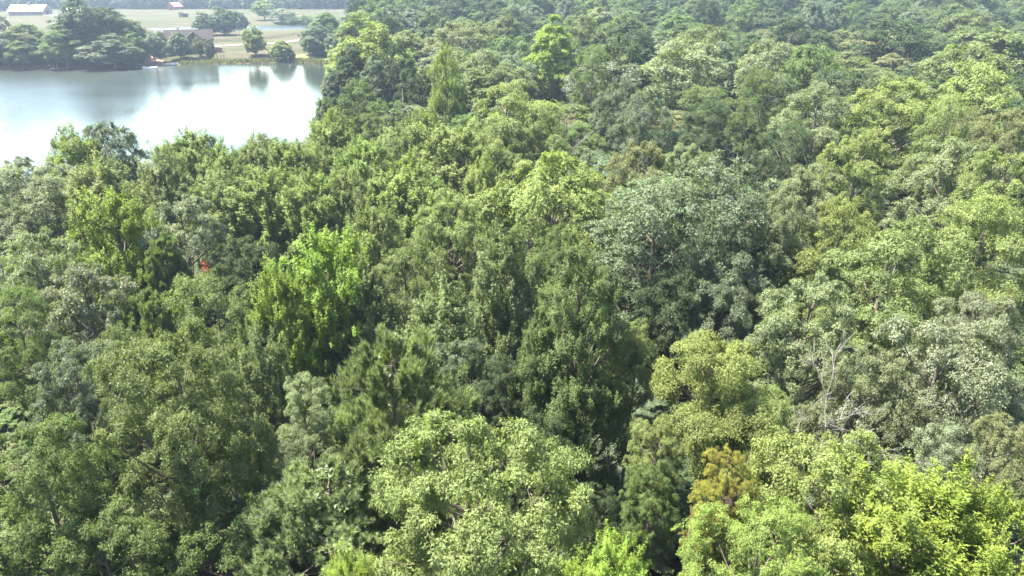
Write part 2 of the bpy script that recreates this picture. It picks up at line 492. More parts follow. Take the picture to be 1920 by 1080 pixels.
def make_tree_meshes(kind, lod, seed):
    r = np.random.default_rng(seed)
    H, R, cb, rl0 = DIM[kind]
    z0 = H * cb; Hc = H - z0
    pr = np.array(PROF[kind])
    q = LOD[lod]
    if lod == 'vfar': rl0 *= 1.35
    vi = seed % 13
    rl0 *= [1.3, .85, 1.1, 1.5, .75][vi % 5] if kind in ('oak', 'loc') else [1.0, 1.25, .85][vi % 3]      # coarse and fine crowns
    prof = lambda t: np.interp(t, pr[:, 0], pr[:, 1]) * R
    # boughs: spread over the envelope, a few inside
    tt = np.linspace(0.02, .98, 60)
    area = float(np.mean(prof(tt))) * 2 * math.pi * Hc
    n = int(area / (math.pi * rl0 ** 2) * (.95 if kind == 'loc' else 1.05))
    cand = []
    wts = prof(tt); wts = wts / wts.sum()
    stretch = 1 + .16 * np.sin(np.arange(8) * 2.4 + r.uniform(0, 6))      # uneven outline round the trunk
    ph = r.uniform(0, 6.28, 4); am = r.uniform(.04, .14, 4)
    C = np.zeros((0, 3)); RL = np.zeros(0)
    tries = 0
    while len(C) < n and tries < n * 30:
        tries += 1
        t = r.choice(tt, p=wts) if r.random() > .08 else r.uniform(.8, .97)
        a = r.uniform(0, 2 * math.pi)
        rl = rl0 * (r.uniform(.6, 1.0) if r.random() < .5 else r.uniform(1.0, 1.6)) * (0.8 if t > .85 else 1)
        wob = 1 + sum(am[k] * math.sin((k + 1) * a + ph[k] + t * 3 * k) for k in range(4))
        rad = max(0, prof(t) * wob - rl * .62) * (r.uniform(.86, 1.14) if r.random() > .14 else r.uniform(.3, .7))
        c = np.array([rad * math.cos(a), rad * math.sin(a), z0 + t * Hc - rl * (.55 if t > .9 else .1)])
        if len(C) and np.min(np.linalg.norm((C - c) * (1, 1, 1.15), axis=1) / (RL + rl)) < (.72 if tries < n * 8 else .58 if tries < n * 16 else .46):
            continue
        C = np.vstack([C, c]); RL = np.append(RL, rl)
    out = unit(C * (1, 1, 0) + 1e-6)
    flat = {'oak': .78, 'upr': 1.15, 'pop': .85, 'loc': .55, 'wil': .8, 'pine': .62}[kind]
    # sprays on each bough, mostly on its upper and outer side
    ns = np.maximum(4, (q['spr'] * (RL / DIM[kind][3]) ** 2)).astype(int)
    per = 5 if lod in ('hero', 'near', 'mid') else 3
    sub = np.repeat(np.arange(len(C)), np.maximum(2, ns // per))     # smaller clumps, each of a few sprays
    m = len(sub); li = sub
    d = unit(r.normal(size=(m, 3)) * .8 + np.array([0, 0, .7 if lod in ('hero', 'near', 'mid') else .5]) + out[li] * .5)
    spread = r.uniform(.80, 1.05, m); spread[r.random(m) < .10] *= .6
    outl = r.random(m) < (.18 if kind in ('upr', 'pop') else .07); spread[outl] *= r.uniform(1.1, 1.35, outl.sum())
    S = C[li] + d * (RL[li] * spread)[:, None] * (1, 1, flat)
    if kind in ('upr', 'wil'): S[:, 2] += outl * r.uniform(.1, .9, m)
    if per > 1:
        S = np.repeat(S, per, axis=0); d = np.repeat(d, per, axis=0); li = np.repeat(li, per); m = len(li)
        jit = r.normal(size=(m, 3)) * (RL[li] * .115)[:, None] * (1, 1, .7)
        S = S + jit
        d = unit(d + jit / (RL[li][:, None] * .45))
    sb = np.repeat(r.random(len(sub)), per); sb2 = np.repeat(r.random(len(sub)), per)
    lobt = r.random(len(C)); lobh = r.random(len(C))
    st = np.clip(.5 + .30 * (lobt[li] - .5) + .30 * (sb - .5) + .15 * r.normal(size=m), 0, 1)
    sh = np.clip(.5 + .55 * (lobh[li] - .5) + .45 * (sb2 - .5) + .3 * (r.random(m) - .5), 0, 1)
    k = q['lv']; ls = q['ls']
    if kind == 'pine':
        k = int(k * 1.5)
    si = np.repeat(np.arange(m), k)
    M = len(si)
    sn = unit(d * .9 + np.array([0, 0, 1.0]) + r.normal(size=(m, 3)) * .25)
    rs = {'hero': .24, 'near': .28, 'mid': .32, 'far': .42, 'vfar': .9}[lod] * (1.1 if kind in ('loc', 'wil') else 1)
    u = unit(np.cross(sn, np.array([.3, .9, .1]))); w = np.cross(sn, u)
    ang = r.uniform(0, 2 * math.pi, M)
    if kind in ('upr', 'pop') and lod in ('hero', 'near', 'mid'):
        # leaves set along an upright shoot
        sd = unit(np.array([0, 0, 1.0]) + out[li] * r.uniform(.1, .7, (m, 1)) + r.normal(size=(m, 3)) * .28)
        ln = r.uniform(.5, 1.5, m) * (1.0 if lod == 'mid' else .85)
        f = r.random(M)
        u = unit(np.cross(sd, np.array([.3, .9, .1]))); w = np.cross(sd, u)
        rad = u[si] * np.cos(ang)[:, None] + w[si] * np.sin(ang)[:, None]
        P = S[si] + sd[si] * (ln[si] * (f - .4))[:, None] + rad * (.13 * (1.15 - f) * r.uniform(.3, 1.4, M))[:, None]
        A = rad + sd[si] * r.uniform(.0, .7, (M, 1)) + r.normal(size=(M, 3)) * .3
        N = sn[si] + sd[si] * .5 + np.array([0, 0, .3]) + r.normal(size=(M, 3)) * .42
        Ln = ls * r.uniform(.6, 1.15, M); Wd = Ln * r.uniform(.40, .55, M)
    elif kind == 'pine':
        # brushes of needles standing at the twig ends
        sd = unit(np.array([0, 0, 1.0]) + out[li] * r.uniform(.05, .5, (m, 1)) + r.normal(size=(m, 3)) * .16)
        u = unit(np.cross(sd, np.array([.3, .9, .1]))); w = np.cross(sd, u)
        rad = u[si] * np.cos(ang)[:, None] + w[si] * np.sin(ang)[:, None]
        f = r.random(M)
        P = S[si] + sd[si] * ((f - .5) * {'hero': .55, 'near': .6}.get(lod, .9))[:, None]
        A = sd[si] * (.55 + f * .9)[:, None] + rad * r.uniform(.6, 1.2, (M, 1)) + r.normal(size=(M, 3)) * .06
        N = rad + r.normal(size=(M, 3)) * .3
        Ln = {'hero': .22, 'near': .26, 'mid': .36, 'far': .7}.get(lod, 1.1) * r.uniform(.8, 1.3, M); Wd = Ln * ({'hero': .10, 'near': .12, 'mid': .18}.get(lod, .35))
        sh = np.clip(sh * .7 + .35 * r.random(m), 0, 1)
    elif kind == 'wil':
        # arching feathery sprays
        sd = unit(out[li] * r.uniform(.3, 1.1, (m, 1)) + r.normal(size=(m, 3)) * .35 + np.array([0, 0, .2]))
        f = r.random(M); ln = r.uniform(.7, 1.4, m)[si]
        side = unit(np.cross(sd, np.array([0, 0, 1.0])))
        sg = np.where(r.random(M) < .5, -1, 1)[:, None]
        P = S[si] + sd[si] * (ln * (f - .3))[:, None] + np.array([0, 0, -1]) * (ln * f * f * .55)[:, None] + r.normal(size=(M, 3)) * .05
        A = side[si] * sg * .8 + sd[si] * .6 + np.array([0, 0, -.45]) + r.normal(size=(M, 3)) * .2
        N = sn[si] + r.normal(size=(M, 3)) * .4
        Ln = ls * r.uniform(.7, 1.3, M); Wd = Ln * r.uniform(.34, .48, M)
    else:
        rr = np.sqrt(r.random(M)) * rs * (1.25 if kind == 'loc' else 1)
        rad = u[si] * np.cos(ang)[:, None] + w[si] * np.sin(ang)[:, None]
        P = S[si] + rad * rr[:, None] + sn[si] * (-(rr ** 2) * .8 + r.normal(size=M) * .06 * rs / .3)[:, None]
        A = rad + np.array([0, 0, -.25]) + r.normal(size=(M, 3)) * .45
        N = sn[si] + rad * .25 + r.normal(size=(M, 3)) * .42
        Ln = ls * r.uniform(.65, 1.3, M); Wd = Ln * r.uniform(.36, .52, M)
    tint = np.clip(st[si] + r.normal(size=M) * .07, 0, 1)
    hue = np.clip(sh[si] + r.normal(size=M) * .08, 0, 1)
    # dense inner foliage that closes each bough
    kc = {'hero': 240, 'near': 170, 'mid': 110, 'far': 40}.get(lod, 6)
    ci_ = np.repeat(np.arange(len(C)), kc); q_ = len(ci_)
    P = np.vstack([P, C[ci_] + unit(r.normal(size=(q_, 3))) * (RL[ci_] * r.uniform(.1, .62, q_))[:, None] * (1, 1, flat)])
    A = np.vstack([A, r.normal(size=(q_, 3))]); N = np.vstack([N, r.normal(size=(q_, 3)) + (0, 0, .8)])
    lc = {'hero': .15, 'near': .19, 'mid': .25, 'far': .48}.get(lod, 1.4)
    Ln = np.r_[Ln, lc * r.uniform(.7, 1.3, q_)]; Wd = np.r_[Wd, lc * .6 * r.uniform(.7, 1.2, q_)]
    tint = np.r_[tint, np.full(q_, .45)]; hue = np.r_[hue, np.full(q_, .45)]
    crown = leaf_mesh('crown', P, A, N, Ln, Wd, tint, hue, tri=True)
    # trunk and limbs
    mb = MB()
    sides = 8 if lod in ('hero', 'near') else 6 if lod == 'mid' else 4
    tr = .022 * H if kind != 'pine' else .016 * H
    bend = r.normal(size=2) * .35
    zs = np.concatenate([[-1.6 * H], np.linspace(0, .9 * H, 8)])
    def ctr(z):
        s_ = max(z, 0) / H
        return np.array([bend[0] * math.sin(s_ * 3), bend[1] * math.sin(s_ * 2.3), z])
    mb.tube([ctr(z) for z in zs], [tr * (1 - .93 * (max(z, 0) / H)) for z in zs], sides)
    if lod != 'vfar':
        for c, rl in zip(C, RL):
            rise = max(.12 * H, c[2] - np.hypot(c[0], c[1]) * (.75 if kind != 'pine' else .15) - .3)
            b0 = ctr(rise); b1 = c
            midp = b0 * .45 + b1 * .55 + np.array([0, 0, -.08 * np.linalg.norm(b1 - b0)]) + r.normal(size=3) * .12
            r0 = tr * .38 * (1 - .75 * rise / H) + .015
            mb.tube([b0, midp, b1], [r0, r0 * .6, r0 * .3], 5 if lod in ('hero', 'near') else 4 if lod == 'mid' else 3)
            if lod in ('hero', 'near', 'mid'):
                for _ in range(4 if lod != 'mid' else 2):
                    e = b1 + unit(r.normal(size=3) + np.array([0, 0, .5])) * rl * .85
                    mb.tube([midp * .3 + b1 * .7, e], [r0 * .35, r0 * .12], 3)
    trunk = mb.mesh('trunk')
    return trunk, crown, H, R

PROTO = {}
def proto(kind, lod, v):
    key = (kind, lod, v)
    if key not in PROTO:
        PROTO[key] = make_tree_meshes(kind, lod, (abs(hash(kind + lod)) if False else sum(ord(c) * (i + 7) for i, c in enumerate(kind + lod))) * 13 + v)
    return PROTO[key]
NVAR = {'hero': {'oak': 2, 'upr': 1, 'pop': 1, 'loc': 1, 'pine': 1, 'wil': 1},
        'near': {'oak': 3, 'upr': 2, 'pop': 1, 'loc': 1, 'pine': 2, 'wil': 1},
        'mid': {'oak': 4, 'upr': 3, 'pop': 2, 'loc': 2, 'pine': 1, 'wil': 1},
        'far': {'oak': 4, 'upr': 3, 'pop': 2, 'loc': 2, 'pine': 1, 'wil': 1},
        'vfar': {'oak': 4, 'upr': 2, 'pop': 1, 'loc': 1, 'pine': 1, 'wil': 1}}
rnd = random.Random(11)
TREES = []          # (x, y, crown radius, top z, label colour word ...)

def lod_for(d):
    return 'hero' if d < 27.5 else 'near' if d < 41 else 'mid' if d < 125 else 'far' if d < 420 else 'vfar'

NAME = {'oak': 'broadleaf_tree', 'upr': 'young_tree', 'pop': 'conical_tree', 'loc': 'layered_tree', 'wil': 'feathery_tree', 'pine': 'pine_tree'}
def plant(x, y, topz, radius, kind, colr, label, group, bark=None, v=None, cat=None, name=None, rz=None):
    zg = gz(x, y)
    d = math.sqrt(x * x + y * y + (CAM_H - 15) ** 2)
    lod = lod_for(d)
    nv = NVAR[lod][kind]
    v = rnd.randrange(nv) if v is None else v % nv
    tk, cr, H, R = proto(kind, lod, v)
    sxy = radius / R
    sz = min((topz - zg) / H, 1.45 * sxy)              # a narrow crown sits on a longer stem
    lift = (topz - zg) - H * sz
    root = empty(name or NAME[kind], (x, y, zg), rnd.uniform(0, 6.28) if rz is None else rz)
    tag(root, label, cat or ('pine' if kind == 'pine' else 'tree'), group)
    for nm, me, mt in (('trunk', tk, bark or BARK), ('crown', cr, LEAF[colr])):
        o = link(nm, me, root, mt)
        o.scale = (sxy, sxy, sz); o.location = (0, 0, lift)
    TREES.append((x, y, radius, topz))
    return root

def plant_px(px, py, wpx, topz, kind, colr, label, group='trees of the near canopy', **k):
    """crown top seen at (px, py), crown wpx wide"""
    x, y, t = at_z(px, py, topz)
    back = wpx / FPX * t * .5
    return plant(x, y, topz, back * (.98 if wpx > 400 else .92), kind, colr, label, group, **k)

def plant_base(px, ptop, pbase, wpx, kind, colr, label, group='trees on the far bank', **k):
    """trunk foot seen at (px, pbase), crown top at height ptop"""
    x, y, z, t = at_ground(px, pbase)
    dx, dy, dz = ray(px, ptop)
    topz = CAM_H + dz * (y / dy)
    return plant(x, y, topz, wpx / FPX * t * .5, kind, colr, label, group, **k)

# ------------------------------------------------------------------ trees one can tell apart: (x, y of the top in the photo, crown width, top z, shape, colour, label)
NEAR = [
    # bottom row
    (866, 768, 530, 18.2, 'oak', 'bright', 'big bright leafy crown at the bottom edge, in front of the dark gap', dict(v=1, rz=1.0)),
    (745, 608, 315, 17.5, 'pine', 'pine', 'tall pine with upright needle brushes behind the bright front crown', {}),
    (600, 872, 330, 13.0, 'pine', 'pine', 'lower pine below left of the tall pine', {}),
    (310, 608, 300, 17.5, 'oak', 'olive', 'tall olive crown with a lit tip, left of the pines', {}),
    (50, 782, 270, 14.5, 'oak', 'mid', 'dark green crown in the bottom left corner', {}),
    (128, 640, 200, 15.0, 'oak', 'blue', 'blue-green crown left of the tall olive crown', {}),
    (572, 700, 170, 14.5, 'oak', 'pale', 'small pale-leaved tree wedged between olive crown and tall pine', {}),
    (420, 860, 260, 12.0, 'oak', 'mid', 'shaded green tree under the tall olive crown', {}),
    (180, 960, 260, 11.5, 'oak', 'mid', 'dark tree low at the bottom left', {}),
    (1740, 900, 480, 15.5, 'upr', 'lime', 'vivid lime tree filling the bottom right corner', {}),
    (1905, 930, 260, 15.5, 'upr', 'lime', 'second lime crown cut by the right edge in the bottom corner', {}),
    (1575, 812, 330, 16.0, 'oak', 'yellow', 'yellowish crown below the bare grey branches', {}),
    (1425, 935, 300, 15.5, 'oak', 'fresh', 'light green crown at the bottom, left of the lime corner tree', {}),
    (1150, 1010, 220, 16.0, 'upr', 'lime', 'lime treetop poking up at the bottom edge below the dark gap', {}),
    (650, 1045, 150, 15.5, 'upr', 'lime', 'small lime treetop at the bottom edge left of the bright crown', {}),
    (1370, 838, 115, 15.0, 'oak', 'rust', 'small rusty yellow tree at the edge of the dark gap', {}),
    (1335, 955, 85, 13.5, 'oak', 'rust', 'little yellow-brown bush under the rusty tree', {}),
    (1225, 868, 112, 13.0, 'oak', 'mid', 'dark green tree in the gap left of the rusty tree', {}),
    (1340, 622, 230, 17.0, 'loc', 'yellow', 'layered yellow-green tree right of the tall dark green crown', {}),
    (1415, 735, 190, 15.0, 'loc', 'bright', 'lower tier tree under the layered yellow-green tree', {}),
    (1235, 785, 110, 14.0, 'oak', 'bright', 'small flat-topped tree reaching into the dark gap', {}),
    (1015, 770, 140, 13.0, 'oak', 'dark', 'added dark crown shading the gap from its left side, behind the bright front crown', {}),  # invented tree, placed sunward to shade the floor of the gap
    (1120, 905, 130, 8.0, 'oak', 'dark', 'dark low tree added to darken the gap', {}),  # invented tree; its dark leaf colour stands in for the gap's shade
    (1100, 455, 250, 18.5, 'pop', 'mid', 'tall rounded cone of mid green beside the dark gap, at centre', {}),
    (1020, 575, 120, 15.0, 'pop', 'mid', 'green shoulder crown left of the tall rounded cone', {}),
    (1190, 600, 110, 14.5, 'oak', 'bright', 'bright crown at the right foot of the tall rounded cone', {}),
    # right foreground
    (1785, 795, 190, 15.0, 'oak', 'silver', 'silvery blue-green crown above the lime corner tree', {}),
    (1893, 775, 140, 15.5, 'oak', 'brown', 'brownish olive crown at the right edge, low', {}),
    (1790, 585, 330, 17.0, 'oak', 'silver', 'large silvery oak right of the bare grey branches', {}),
    (1640, 640, 190, 15.5, 'oak', 'pale', 'pale crown left of the large silvery oak', {}),
    (1530, 510, 220, 16.0, 'oak', 'pale', 'pale green crown above the layered yellow-green tree, to its right', {}),
    (1690, 395, 300, 17.5, 'oak', 'olive', 'greyish olive oak with dark forked limbs showing', {}),
    (1850, 540, 200, 17.0, 'oak', 'silver', 'silvery crown at the right edge above the large silvery oak', {}),
    (1865, 375, 230, 17.5, 'oak', 'bright', 'yellow-green crown at the right edge, mid height', {}),
    (1600, 360, 170, 16.5, 'oak', 'yellow', 'yellow-tinged crown right of the twin blue-green oak', {}),
    (1480, 350, 130, 16.5, 'oak', 'pale', 'narrow pale crown beside the twin blue-green oak', {}),
    (1368, 283, 300, 18.6, 'oak', 'sage', 'right half of the twin blue-green oak, domed and clumpy', dict(v=0, rz=.5)),
    (1228, 325, 285, 17.4, 'oak', 'sage', 'left half of the twin blue-green oak', dict(v=3, rz=2.0)),
    (1365, 425, 170, 14.5, 'oak', 'blue', 'lower blue-green crown in front of the twin oak', {}),
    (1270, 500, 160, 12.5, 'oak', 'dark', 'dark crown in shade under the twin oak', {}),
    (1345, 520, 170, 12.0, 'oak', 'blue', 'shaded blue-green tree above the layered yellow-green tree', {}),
    (1205, 258, 160, 17.0, 'oak', 'brown', 'brownish crown behind the left half of the twin oak', {}),
    (1290, 262, 110, 17.0, 'oak', 'pale', 'small pale crown behind the twin oak', {}),
    (1530, 300, 120, 16.5, 'loc', 'pale', 'pale jagged treetop right of the twin oak', {}),
    # centre
    (1030, 285, 250, 16.5, 'wil', 'yellow', 'feathery yellow-green tree with arching sprays', {}),
    (945, 425, 160, 15.5, 'upr', 'olive', 'thin olive tree with grey branches left of the tall rounded cone', {}),
    (830, 540, 190, 13.5, 'upr', 'olive', 'greyish olive tree just above the tall pine', {}),
    (870, 635, 170, 12.5, 'oak', 'blue', 'dark blue-green tree right of the tall pine', {}),
    (945, 665, 120, 12.0, 'oak', 'dark', 'dark tree between tall pine and rounded cone', {}),
    (1055, 420, 120, 14.0, 'oak', 'mid', 'dark crown under the feathery yellow-green tree', {}),
    (605, 435, 200, 16.0, 'upr', 'lime', 'vivid lime tree left of centre', {}),
    (510, 500, 130, 14.5, 'upr', 'lime', 'small lime tree at the left foot of the vivid lime tree', {}),
    (680, 505, 150, 13.5, 'upr', 'olive', 'olive tree right of the vivid lime tree', {}),
    (760, 440, 170, 14.0, 'oak', 'olive', 'mottled olive-brown crown above the greyish olive tree', {}),
    (695, 385, 130, 14.0, 'upr', 'bright', 'green crown with upright shoots above the mottled crown', {}),
    (840, 360, 170, 14.5, 'oak', 'bright', 'fresh green crown left of the feathery yellow-green tree', {}),
    (905, 300, 110, 15.0, 'upr', 'yellow', 'slim light treetop just left of the feathery tree', {}),
    # left
    (400, 515, 190, 14.5, 'oak', 'olive', 'olive tree carrying a spray of red leaves', {}),
    (460, 440, 140, 13.5, 'loc', 'dark', 'dark layered tree right of the silvery round crown', {}),
    (330, 362, 180, 15.5, 'oak', 'silver', 'round silvery crown behind the red-leaved tree', {}),
    (205, 360, 180, 16.0, 'upr', 'lime', 'bright lime tree left of the silvery round crown', {}),
    (300, 440, 80, 13.5, 'pine', 'pine', 'small young pine below the silvery round crown', {}),
    (268, 545, 120, 13.0, 'pine', 'pine', 'young grey-green pine left of the red-leaved tree', {}),
    (45, 422, 180, 16.0, 'oak', 'pale', 'pale crown at the left edge', {}),
    (140, 485, 200, 15.0, 'oak', 'silver', 'grey-green crown below the bright lime tree', {}),
    (20, 545, 150, 15.0, 'oak', 'mid', 'dark crown at the left edge under the pale one', {}),
    (220, 600, 150, 13.0, 'oak', 'olive', 'olive crown left behind the tall olive tree', {}),
    (470, 610, 160, 13.5, 'upr', 'olive', 'yellowish olive tree right of the tall olive crown', {}),
    # shore thicket
    (70, 295, 190, 14.0, 'oak', 'pale', 'yellowish thin crown near the left edge by the lake', {}),
    (180, 300, 160, 14.0, 'upr', 'yellow', 'yellowish bushy tree below the lakeside saplings', {}),
    (130, 243, 120, 14.5, 'upr', 'lime', 'yellow-green sapling against the lake, leftmost', {}),
    (195, 228, 110, 14.8, 'wil', 'blue', 'sparse blue-green sapling standing out against the lake', {}),
    (25, 290, 100, 13.0, 'oak', 'silver', 'silvery bush at the left edge against the lake', {}),
    (355, 243, 130, 14.0, 'upr', 'fresh', 'light green tree against the lake, left of the middle one', {}),
    (300, 285, 120, 13.5, 'upr', 'bright', 'mid green tree by the lake right of the sparse sapling', {}),
    (410, 275, 120, 13.0, 'upr', 'fresh', 'yellowish shoot-topped tree by the lake', {}),
    (480, 258, 110, 13.5, 'upr', 'bright', 'darker tree against the lake, right of the yellowish one', {}),
    (545, 265, 120, 13.2, 'upr', 'fresh', 'light green tree at the right end of the near shore', {}),
    (490, 318, 170, 13.5, 'upr', 'fresh', 'wide light green tree below the near shore row', {}),
    (400, 330, 150, 13.0, 'upr', 'bright', 'mid green tree right of the silvery round crown', {}),
    (590, 325, 140, 13.5, 'upr', 'fresh', 'light tree in the thicket left of the vivid pair', {}),
    (625, 215, 130, 14.5, 'upr', 'fresh', 'upright light tree at the lake corner', {}),
    (680, 262, 130, 14.2, 'upr', 'fresh', 'light tree right of the lake corner tree', {}),
    (735, 238, 120, 14.5, 'upr', 'bright', 'mid green thicket tree below the dark dome', {}),
    (800, 213, 140, 15.0, 'upr', 'fresh', 'yellow-green tree with pointed shoots below the lime column', {}),
    (760, 300, 180, 14.5, 'upr', 'fresh', 'broad light green thicket tree at the centre left', {}),
    (870, 240, 170, 14.5, 'upr', 'yellow', 'olive-yellow tree left of the layered dome', {}),
    (650, 320, 120, 13.8, 'upr', 'bright', 'shadowed thicket tree left of the broad light one', {}),
    # middle distance
    (720, 182, 100, 14.0, 'oak', 'mid', 'dark olive dome at the end of the lake', {}),
    (700, 98, 62, 17.0, 'pop', 'blue', 'blue-green spire right of the lake', {}),
    (652, 78, 80, 18.0, 'pop', 'dark', 'tall dark tree at the lake corner, left of the spire', {}),
    (738, 72, 72, 19.0, 'oak', 'dark', 'dark tree between the spire and the left lime column', {}),
    (668, 140, 80, 15.5, 'oak', 'mid', 'green tree at the water below the tall dark corner tree', {}),
    (622, 128, 54, 12.5, 'upr', 'blue', 'bluish tree hanging over the end of the lake', {}),
    (610, 178, 54, 11.5, 'upr', 'mid', 'low green tree leaning out at the lake corner', {}),
    (795, 128, 64, 16.0, 'oak', 'dark', 'dark crown tucked behind the left lime column', {}),
    (768, 112, 60, 17.0, 'pop', 'dark', 'dark tree behind the slim white trunk', {}),
    (833, 78, 82, 20.8, 'pop', 'lime', 'lime column-shaped tree, left one of two', {}),
    (1036, 28, 104, 23.0, 'pop', 'lime', 'lime column-shaped tree, right and taller of two', {}),
    (955, 150, 190, 18.5, 'loc', 'bright', 'layered green dome below the two lime columns', {}),
    (1005, 195, 120, 16.5, 'oak', 'bright', 'rounded green crown in front of the layered dome', {}),
    (1110, 85, 80, 20.5, 'oak', 'mid', 'green crown right of the taller lime column', {}),
    (1160, 140, 110, 17.5, 'oak', 'blue', 'grey-green crown left of the big pale oak', {}),
    (1285, 62, 170, 21.5, 'oak', 'pale', 'big pale oak standing high at upper centre right', {}),
    (1210, 165, 120, 17.5, 'oak', 'blue', 'dark bluish crown below the big pale oak', {}),
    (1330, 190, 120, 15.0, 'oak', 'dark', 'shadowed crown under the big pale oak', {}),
    (1440, 130, 100, 18.5, 'oak', 'mid', 'fresh green crown right of the big pale oak', {}),
    (1445, 62, 110, 20.5, 'oak', 'pale', 'pale greyish crown behind the fresh green one', {}),
    (1535, 72, 120, 20.5, 'oak', 'mid', 'vivid green dome in the upper right', {}),
    (1545, 148, 160, 18.5, 'oak', 'pale', 'pale grey-green oak below the vivid green dome', {}),
    (1690, 26, 170, 22.0, 'oak', 'dark', 'large dark oak near the top right', {}),
    (1690, 138, 190, 19.5, 'oak', 'yellow', 'bright yellow-green oak with clumped boughs at upper right', {}),
    (1615, 235, 140, 16.0, 'oak', 'yellow', 'lower yellow-green clump left of the bright clumped oak', {}),
    (1785, 175, 120, 18.5, 'oak', 'bright', 'green clump right of the bright clumped oak', {}),
    (1850, 105, 150, 20.0, 'oak', 'yellow', 'yellow-green crown high at the right edge', {}),
    (1895, 195, 120, 19.0, 'oak', 'brown', 'crown with brown tints at the right edge', {}),
    (1800, 248, 200, 18.0, 'oak', 'pale', 'broad pale oak below the crown with brown tints', {}),
    (1890, 270, 150, 18.0, 'oak', 'bright', 'green crown at the right edge beside the broad pale oak', {}),
    (1470, 230, 110, 14.5, 'oak', 'dark', 'dark crown in the shaded hollow right of the big pale oak', {}),
    (850, 42, 110, 19.5, 'oak', 'brown', 'brownish crown between the two lime columns, farther back', {}),
    (905, 90, 110, 18.5, 'oak', 'pale', 'greyish crown right of the left lime column', {}),
]
for (px, py, w, tz, kd, cl, lb, kw) in NEAR:
    t_o = plant_px(px, py, w, tz, kd, cl, lb, 'trees of the near canopy' if py > 215 else 'trees of the wood beyond', **kw)
    if 'red leaves' in lb: RED_TREE = t_o

FARBANK = [
    (168, -4, 118, 92, 'upr', 'dark', 'huge dark tree on the far bank, tallest there'),
    (212, 10, 112, 84, 'upr', 'dark', 'dark tree joined to the right of the huge one'),
    (127, 48, 128, 72, 'pop', 'mid', 'bright cone-shaped tree on the far bank before the huge dark one'),
    (215, 66, 129, 90, 'upr', 'blue', 'blue-green tree leaning over the water right of the huge dark one'),
    (18, 58, 126, 66, 'upr', 'blue', 'bluish tree at the left end of the far bank'),
    (62, 42, 121, 66, 'upr', 'olive', 'olive tree in front of the long white-roofed barn'),
    (92, 60, 122, 46, 'upr', 'mid', 'thin tree with visible stem on the far bank left of the cone'),
    (45, 70, 127, 70, 'oak', 'mid', 'low dark tree at the waterline on the left'),
    (4, 12, 108, 48, 'oak', 'dark', 'dark tree at the left edge beside the white-roofed barn'),
    (256, 62, 123, 48, 'upr', 'mid', 'green tree on the far bank left of the clay path'),
    (252, 35, 96, 50, 'upr', 'olive', 'tree behind the far bank left of the bare snag'),
    (293, 60, 119, 40, 'upr', 'blue', 'tree right of the small white-roofed shelter'),
    (306, 58, 104, 22, 'upr', 'mid', 'tree by the left gable of the house'),
    (340, 58, 112, 34, 'upr', 'blue', 'tree in front of the house with its trunk showing'),
    (376, 70, 108, 22, 'upr', 'olive', 'thin tree at the right front of the house'),
    (396, 72, 113, 18, 'upr', 'blue', 'slim tree at the right corner of the house'),
    (389, 24, 67, 42, 'upr', 'dark', 'dark round tree behind the house, left of three'),
    (421, 14, 66, 44, 'upr', 'dark', 'dark round tree behind the house, middle of three'),
    (450, 22, 59, 30, 'upr', 'dark', 'dark round tree by the pond, right of three'),
    (480, 48, 106, 36, 'upr', 'yellow', 'lone light tree on the dam with a forked trunk'),
    (530, 75, 114, 36, 'upr', 'yellow', 'rounded light bush at the water edge'),
    (548, 92, 114, 13, 'pop', 'dark', 'little dark cedar beside the rounded light bush'),
    (497, 0, 38, 42, 'oak', 'olive', 'pasture tree beyond the pond'),
    (530, 16, 43, 46, 'oak', 'blue', 'light blue-green tree at the far side of the pond'),
    (556, 31, 47, 34, 'oak', 'dark', 'dark bush mass at the far side of the pond'),
    (574, 28, 48, 26, 'oak', 'mid', 'bush at the right end of the pond'),
    (596, 42, 103, 56, 'pop', 'blue', 'front tree of the group right of the dam'),
    (618, 22, 96, 52, 'upr', 'mid', 'tall tree in the group right of the dam'),
    (634, 62, 112, 38, 'upr', 'blue', 'right tree of the group beside the dam end'),
    (655, 40, 105, 48, 'upr', 'mid', 'tree behind the dam end, left of the spire'),
]
for (px, pt, pb, w, kd, cl, lb) in FARBANK:
    bush = 'bush' in lb
    plant_base(px, pt, pb, w, kd, cl, lb, 'trees on the far bank', cat='bush' if bush else None, name='bush' if bush else None)
N_HAND = len(TREES)

# ------------------------------------------------------------------ the rest of the wood
def fill_points(y0, y1, xlim, step, seed):
    r = np.random.default_rng(seed)
    ys = np.arange(y0, y1, step)
    out = []
    for yy in ys:
        w = xlim(yy)
        for xx in np.arange(w[0], w[1], step):
            out.append((xx + r.uniform(-.42, .42) * step, yy + r.uniform(-.42, .42) * step))
    return np.array(out)
T = np.array(TREES)
def clear_of(P, k, extra=0):
    d = np.hypot(P[:, None, 0] - T[None, :, 0], P[:, None, 1] - T[None, :, 1])
    return np.all(d > k * T[None, :, 2] + extra, axis=1)
def dry(P, m=2.5, lawn=4):
    return (poly_sd(LAKE, P[:, 0], P[:, 1]) > m) & (poly_sd(POND, P[:, 0], P[:, 1]) > 3) & (poly_sd(LAWN, P[:, 0], P[:, 1]) > lawn)
HFX = 960 / FPX
view = lambda yy: ((-HFX * (yy + 14) * 1.06 - 8), (HFX * (yy + 14) * 1.06 + 8))

